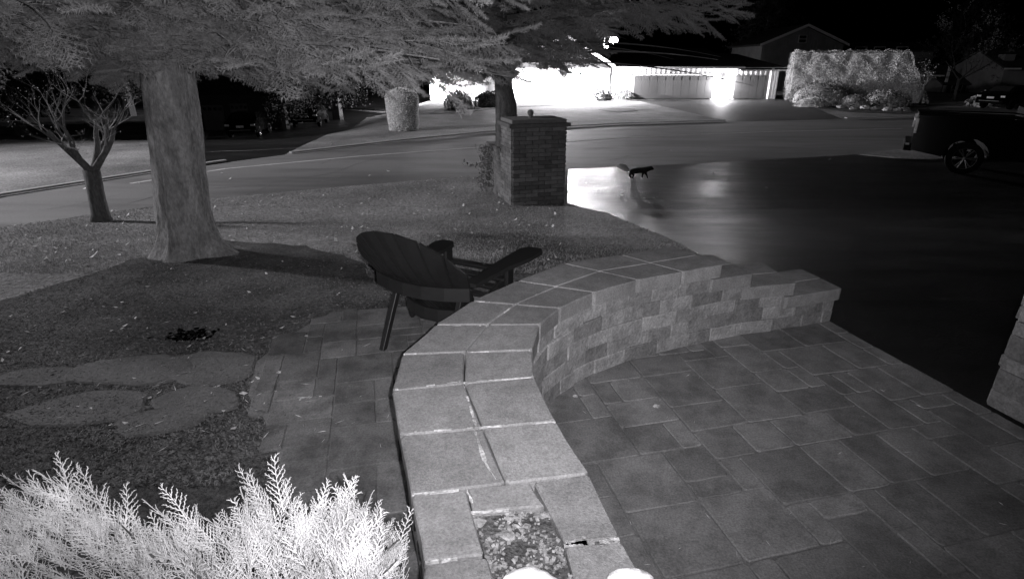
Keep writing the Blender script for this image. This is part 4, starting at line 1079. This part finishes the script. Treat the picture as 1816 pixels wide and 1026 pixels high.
# far left dark buildings / hedges backdrop
def car(base, rz, label, sc=1.0):
    c = empty('parked_car', base, rz, label, 'car', 'cars parked on the side driveway', sc)
    prof = [(-2.1, .35), (-2.15, .75), (-2.05, .98), (-1.55, 1.05), (-.95, 1.42), (.45, 1.45), (1.15, 1.02), (2.0, .88), (2.15, .6), (2.1, .35)]
    m = MB(); vs = []
    for (x, z) in prof: vs += [(x, -.86, z), (x, .86, z)] if z < 1.1 else [(x, -.66, z), (x, .66, z)]
    n = len(prof); fs = [(2*i, 2*i+2, 2*i+3, 2*i+1) for i in range(n-1)]+[(2*n-2, 0, 1, 2*n-1), tuple(2*i for i in range(n-1, -1, -1)), tuple(2*i+1 for i in range(n))]
    m.add(vs, fs); m.build('body', 'black', c)
    m = MB(); m.prism([(-1.50, -.62, 1.10), (-1.50, .62, 1.10), (-1.02, .58, 1.385), (-1.02, -.58, 1.385)], (-.03, 0, .02)); m.build('rear_window', 'glass', c)
    for s in (-1, 1):
        part('tail_light', 'white', c, ((-2.13, s*.72, .80), (.06, .26, .11), 0, 0, 0, .01)); part('headlight', 'lens', c, ((2.10, s*.65, .68), (.08, .3, .12), 0, 0, 0, .01))  # tail lights painted white in place of their reflected glint
        for x in (-1.3, 1.35): wheel(c, x, s*.80, .32, .2, s, .20, 'black')
    part('plate', 'white', c, ((-2.165, 0, .72), (.02, .42, .12))); part('bumper', 'rubber', c, ((-2.16, 0, .45), (.12, 1.66, .16), 0, 0, 0, .03))
    part('bumper_strip', 'plate', c, ((-2.235, 0, .52), (.02, 1.2, .02)))
    return c
q = P(436, 243); car((q.x-.6, q.y+2.0, gz(q.x-.6, q.y+2)-.05), R(100), 'dark parked car with two small glinting lights, nearer the pale garage doors', .92)
q = P(538, 226); car((q.x-.2, q.y+2.2, gz(q.x-.2, q.y+2.2)-.05), R(97), 'dark parked car with bright rear plate, the right of the two cars', .98)

# parked vehicle glint far right
q = P(1775, 193); car((q.x+1.5, q.y+1.2, gz(q.x, q.y)-.05), R(20), 'dark parked car beyond the pickup bed at far right', 1.0)['group'] = 'cars parked along the street'

# ------------------------------------------------------------------ hedges and shrubs
def leafy(name, label, base, core_fn, n, size, m, cat='shrub', group=None, corem='hedgecore', nm='foliage', flat=0, rz=0):
    """core_fn(t) -> surface point (np) & outward normal; builds core mesh from grid sampling"""
    t = empty(name, base, 0, label, cat, group)
    pts = []
    for i in range(n):
        p, nn = core_fn(random.random(), random.random()); pts.append(p+nn*random.uniform(-.06, .5)*size*2+np.random.randn(3)*size*.4)
    V, F = leafcards(pts, size, flat=flat); o = link(nm, npmesh(nm, V, F), m, t); o['kind'] = 'stuff'
    t.rotation_euler.z = rz
    return t
def ellip(rx, ry, rz_, low=-.15, lump=.1, seed=0):
    def f(u, v):
        a = 2*math.pi*u; z = low+(1-low)*v; r = math.sqrt(max(0, 1-z*z)); k = 1+lump*math.sin(3*a+seed)*math.cos(4*z+seed)+lump*.5*math.sin(7*a+2*seed)
        n = np.array((r*math.cos(a), r*math.sin(a), z)); return n*np.array((rx, ry, rz_))*k, n
    return f
def dome_shrub(name, label, px, py, wpx, hpx, m='shrub', n=1500, size=.07, cat='shrub', group=None, ry=None, low=-.2, lump=.1):
    b_ = P(px, py); dd = b_.y*CP+.9; rx = wpx/2/1000*dd; hz_ = hpx/1000*dd*1.02
    b_.z = gz(b_.x, b_.y)-.05; ry = ry or rx*.8
    t = leafy(name, label, (b_.x, b_.y+ry*.7, b_.z+hz_*.18), ellip(rx, ry, hz_*.85, low, lump, px*.1), n, size, m, cat, group)
    mb = MB(); mb.sphere((0, 0, 0), (rx*.9, ry*.9, hz_*.76), 18, 10, .04); mb.build('inner_mass', 'hedgecore', t, True)
    return t
# clipped column shrub on the far lawn
q = P(712, 231); q.z = gz(q.x, q.y)
def colf(u, v):
    a = 2*math.pi*u; R_ = .68
    if v < .8:
        z = v/.8*1.35; r = R_*(.92+.10*z); return np.array((r*math.cos(a), r*math.sin(a), z)), np.array((math.cos(a), math.sin(a), 0))
    s = (v-.8)/.2; r = R_*1.05*math.cos(s*math.pi/2); return np.array((r*math.cos(a), r*math.sin(a), 1.35+.42*math.sin(s*math.pi/2))), np.array((math.cos(a)*.5, math.sin(a)*.5, .8))
cs = leafy('clipped_shrub', 'pale rounded column of clipped shrub alone on the far lawn', (q.x, q.y+.6, q.z-.05), colf, 11000, .022, 'paleleaf')
mb = MB(); mb.tube([(0, 0, 0), (0, 0, .5), (0, 0, 1.35), (0, 0, 1.6), (0, 0, 1.72)], [.60, .62, .68, .45, .15], 18); mb.build('inner_mass', 'hedgecore', cs, True)
# tall boxy hedge
Yh = 46.0; h0, h1 = A(1418, 195, Yh), A(1632, 195, Yh); t0, t1 = A(1434, 92, Yh), A(1616, 94, Yh); zb = -.65
hc = ((h0.x+h1.x)/2, Yh+1.5, zb); Hh = t0.z-zb
def boxf(u, v):
    f_ = random.random(); zz = v; hwb = (h1.x-h0.x)/2; hwt = (t1.x-t0.x)/2; hw = hwb+(hwt-hwb)*zz**1.5; oc = ((t0.x+t1.x)/2-(h0.x+h1.x)/2)*zz
    und = .07*math.sin(u*15+1)*math.sin(v*6+1)+.07*math.sin(v*13+3*math.sin(u*19))+.05*math.sin(u*37+2*math.sin(v*11))
    if f_ < .5: return np.array(((u*2-1)*hw+oc, -1.5+.5*zz**3-und, Hh*zz)), np.array((0, -1., 0))
    if f_ < .66: return np.array((hw+oc+und, (u*2-1)*1.5, Hh*zz)), np.array((1., 0, 0))
    if f_ < .76: return np.array((-hw+oc-und, (u*2-1)*1.5, Hh*zz)), np.array((-1., 0, 0))
    if f_ < .88: return np.array(((u*2-1)*hwt+((t0.x+t1.x)/2-(h0.x+h1.x)/2), (v*2-1)*1.3, Hh+und)), np.array((0, 0, 1.))
    return np.array(((u*2-1)*hw+oc, 1.5, Hh*zz)), np.array((0, 1., 0))
tall = leafy('clipped_hedge', 'tall flat topped clipped hedge across the street right of the garages', hc, boxf, 42000, .038, 'hedge', 'hedge', rz=R(-20))
m = MB(); hb_, ht_ = (h1.x-h0.x)/2-.1, (t1.x-t0.x)/2-.1; oc = (t0.x+t1.x)/2-(h0.x+h1.x)/2
m.add([(-hb_, -1.4, 0), (hb_, -1.4, 0), (hb_, 1.4, 0), (-hb_, 1.4, 0), (-ht_+oc, -1.1, Hh-.08), (ht_+oc, -1.1, Hh-.08), (ht_+oc, 1.3, Hh-.08), (-ht_+oc, 1.3, Hh-.08)], [(0, 3, 2, 1), (4, 5, 6, 7), (0, 1, 5, 4), (1, 2, 6, 5), (2, 3, 7, 6), (3, 0, 4, 7)]); m.build('inner_mass', 'hedgecore', tall)
dome_shrub('mounded_shrub', 'broad dark mounded shrub in front of the tall hedge, at its left', 1468, 183, 105, 34, 'shrub', 3000, .06)
dome_shrub('mounded_shrub', 'low spreading shrub at the foot of the tall hedge, near its right end', 1585, 190, 80, 26, 'shrub', 2200, .06)
dome_shrub('mounded_shrub', 'pale small mound of shrub among the rocks below the hedge', 1450, 189, 60, 14, 'hedge', 1200, .05)
dome_shrub('mounded_shrub', 'small round shrub between rocks, middle of the hedge bed', 1522, 191, 50, 20, 'shrub', 1200, .05)
k_ = 0
rdesc = ['left end', 'second from the left', 'third from the left', 'fourth from the left', 'centre', 'right of centre', 'fourth from the right', 'third from the right', 'second from the right', 'right end']
for i, px in enumerate([1418, 1440, 1462, 1492, 1515, 1535, 1555, 1575, 1592, 1604]):
    py = 187+(px-1418)*.052+random.uniform(-1, 1); b_ = P(px, py); m = MB(); s = random.uniform(.28, .42); m.sphere((0, 0, 0), (s, s*.7, s*.42), 9, 6, .16)
    o = m.build('garden_rock', 'rock'); o.location = (b_.x, b_.y, gz(b_.x, b_.y)+.02); tag(o, 'rough edging rock of the hedge bed, '+rdesc[i]+' of the row', 'rock', 'rocks edging the hedge bed')
# foundation shrubs against the bright house
fs_ = [(812, 191, 46, 26, 'dark low foundation shrub near the two small lanterns'), (868, 188, 50, 22, 'dark spreading shrub left of the forked spruce trunk'), 
       (1108, 176, 34, 14, 'small clipped shrub at the left corner of the wide garage door'), (1068, 178, 36, 20, 'loose shrub left of the garage corner shrub')]
for px, py, w_, h_, lab in fs_: dome_shrub('foundation_shrub', lab, px, py, w_, h_, 'shrub', 1500, .07, group='shrubs along the house front')
# spiky ornamental grass
b_ = P(826, 192); m = MB()
for k in range(70):
    a = random.uniform(0, math.pi*2); ln = random.uniform(.6, 1.25); lean_ = random.uniform(.1, .75); d = Vector((math.cos(a)*lean_, math.sin(a)*lean_*.7, 1)).normalized()
    m.tube([Vector((0, 0, 0))+d*.0, d*ln*.5, d*ln+Vector((math.cos(a)*.1, 0, -.05))], [.03, .022, .004], 3, cap=False)
o = m.build('yucca_plant', 'hedge'); o.location = (b_.x, b_.y, gz(b_.x, b_.y)); tag(o, 'spiky yucca like plant lit in the bed of the bright house', 'plant')
# dark conifers and hedges far away, left and behind
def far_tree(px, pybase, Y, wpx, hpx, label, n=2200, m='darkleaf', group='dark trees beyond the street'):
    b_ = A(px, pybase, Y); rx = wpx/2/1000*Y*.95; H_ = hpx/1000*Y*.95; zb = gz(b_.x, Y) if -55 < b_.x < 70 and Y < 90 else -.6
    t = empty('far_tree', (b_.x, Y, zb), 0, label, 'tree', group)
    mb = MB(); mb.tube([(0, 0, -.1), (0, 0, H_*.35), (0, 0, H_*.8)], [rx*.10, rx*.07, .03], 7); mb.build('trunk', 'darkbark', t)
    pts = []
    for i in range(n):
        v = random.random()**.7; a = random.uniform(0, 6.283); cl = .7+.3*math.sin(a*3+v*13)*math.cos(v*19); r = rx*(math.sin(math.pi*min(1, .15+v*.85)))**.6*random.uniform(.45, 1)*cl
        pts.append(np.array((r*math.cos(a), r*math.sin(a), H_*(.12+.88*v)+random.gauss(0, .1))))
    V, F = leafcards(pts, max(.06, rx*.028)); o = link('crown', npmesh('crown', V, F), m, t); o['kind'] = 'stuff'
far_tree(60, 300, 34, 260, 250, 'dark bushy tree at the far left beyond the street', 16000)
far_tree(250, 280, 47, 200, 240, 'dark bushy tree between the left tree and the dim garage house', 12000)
far_tree(505, 215, 37, 170, 120, 'added dark round tree covering the bright side wall of the dim garage house', 9000)  # added tree, blocks the brightly lit side wall of the left house
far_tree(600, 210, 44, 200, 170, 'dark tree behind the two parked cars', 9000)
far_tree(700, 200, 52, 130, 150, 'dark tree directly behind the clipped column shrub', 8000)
far_tree(1690, 190, 72, 150, 150, 'dark tree behind the shuttered house', 7000)
far_tree(1340, 180, 78, 150, 150, 'faint tree between the garage roof and the dark gable', 7000)
q = A(1690, 182, 47); bare_tree('feathery_tree', (q.x, 47, gz(q.x, 47)), 'tall leafless feathery tree right of the clipped hedge', 1.6, .13, 4, 31, 'roofbark', 'roofbark', .55, (0, 0), 12, 2.0, 3, leafm='darkleaf', lsize=.04)
q = A(1630, 190, 43); bare_tree('bare_tree', (q.x, 43, gz(q.x, 43)), 'small bare tree just right of the tall hedge', 1.3, .07, 3, 33, 'darkbark', 'darkbark', .5, (0, 0), 1, .8, 3, lsize=.03)
dome_shrub('round_shrub', 'round shrub before the shuttered house beside the parked car', 1790, 190, 90, 26, 'shrub', 1500, .1)

# ------------------------------------------------------------------ litter: leaves, needles, chips, grass
def scatter(name, n, region, size, m, thin=.5, zoff=.004, tilt=.35, parent=None, label=None, sel=None, elong=1.0):
    V = []; F = []; c = 0; tries = 0
    while c < n and tries < n*8:
        tries += 1
        px = random.uniform(*region[0]); py = region[1][0]+(region[1][1]-region[1][0])*random.random()**region[2]
        p = P(px, py)
        if sel and not sel(p, px, py): continue
        c += 1
        s = size*random.uniform(.5, 1.3); a = random.uniform(0, 6.283); dx, dy = math.cos(a)*s*elong, math.sin(a)*s*elong; ex_, ey = -math.sin(a)*s*thin, math.cos(a)*s*thin
        z = p.z+zoff; t1, t2 = random.uniform(0, tilt)*s, random.uniform(0, tilt)*s; k = len(V)
        V += [(p.x-dx, p.y-dy, z), (p.x-ex_, p.y-ey, z+t1), (p.x+dx, p.y+dy, z+t2*1.5), (p.x+ex_, p.y+ey, z)]; F.append((k, k+1, k+2, k+3))
    o = link(name, npmesh(name, V, F), m); o['kind'] = 'stuff'
    if label: o['label'] = label
    return o
mp2 = mulch_poly; lnp = lawn_near
scatter('leaf_litter', 420, ((-50, 1000), (312, 470), 1.4), .032, 'leaf', .6, -.005, .9, label='pale fallen leaves scattered on the front lawn', sel=lambda p, x, y: inpoly(p.x, p.y, lnp) and not inpoly(p.x, p.y, mp2))
scatter('leaf_litter', 110, ((0, 640), (400, 760), 1.0), .022, 'leaf', .5, .0, .5, label='pale leaf scraps on the mulch', sel=lambda p, x, y: inpoly(p.x, p.y, mp2))
scatter('leaf_litter', 26, ((100, 1600), (225, 350), 1.0), .06, 'leaf', .6, -.04, .6, label='pale leaves lying on the street', sel=lambda p, x, y: True)
scatter('mulch_chips', 20000, ((-60, 760), (425, 860), 1.0), .011, 'chip', .35, -.002, .8, label='shredded bark mulch', sel=lambda p, x, y: inpoly(p.x, p.y, mp2) and not inpoly(p.x, p.y, pl_))
scatter('mulch_chips', 2600, ((-20, 520), (620, 780), 1.0), .010, 'chip', .4, .007, .4, label='mulch crumbs spilled over the stepping stones', sel=lambda p, x, y: inpoly(p.x, p.y, mp2))
scatter('pine_needles', 70, ((980, 1816), (600, 1020), 1.0), .020, 'leaf', .05, .008, .1, label='dry needles and seed husks on the patio', sel=lambda p, x, y: inpoly(p.x, p.y, pr))
scatter('pine_needles', 120, ((0, 690), (540, 800), 1.0), .035, 'leaf', .04, .006, .1, label='dry needles on path and mulch', sel=lambda p, x, y: True)
# grass blades
V = []; F = []
for k in range(60000):
    px = random.uniform(-60, 1240); py = 312+170*random.random()**1.1; p = P(px, py)
    if not inpoly(p.x, p.y, lnp) or inpoly(p.x, p.y, mp2) or (p.y < 5.3 and p.x > -1.2 and False): continue
    if inpoly(p.x, p.y, pl_): continue
    h_ = random.uniform(.015, .042); a = random.uniform(0, 6.283); w_ = .0045; i = len(V)
    V += [(p.x-math.cos(a)*w_, p.y-math.sin(a)*w_, p.z-.02), (p.x+math.cos(a)*w_, p.y+math.sin(a)*w_, p.z-.02), (p.x+random.gauss(0, .02), p.y+random.gauss(0, .02), p.z-.02+h_)]; F.append((i, i+1, i+2))
o = link('grass', npmesh('grass', V, F), 'grass'); o['kind'] = 'stuff'; o['label'] = 'short dormant grass of the front lawn'
# dark clump of wet leaves
q = P(338, 596); pts = [np.array((q.x+random.gauss(0, .085), q.y+random.gauss(0, .05), q.z+random.uniform(0, .03))) for _ in range(160)]
V, F = leafcards(pts, .035, flat=.25); o = link('leaf_clump', npmesh('leaf_clump', V, F), 'black'); tag(o, 'small black clump of wet leaves lying on the mulch', None, None, 'stuff')
# small pale debris at the wall foot
for px, py, s, lab in ((1142, 628, .022, 'pale crumb of mortar at the foot of the curved wall, upper'), (1020, 703, .016, 'round pale pebble at the wall corner'), (1165, 721, .022, 'pale flattened leaf on a paver below the wall')):
    q = P(px, py, .0); m = MB(); m.sphere((0, 0, 0), (s*1.1, s*.7, s*.5), 9, 6, .3); o = m.build('pebble', 'mortar'); o.location = (q.x, q.y, .006); tag(o, lab, 'pebble', 'pale bits on the patio')
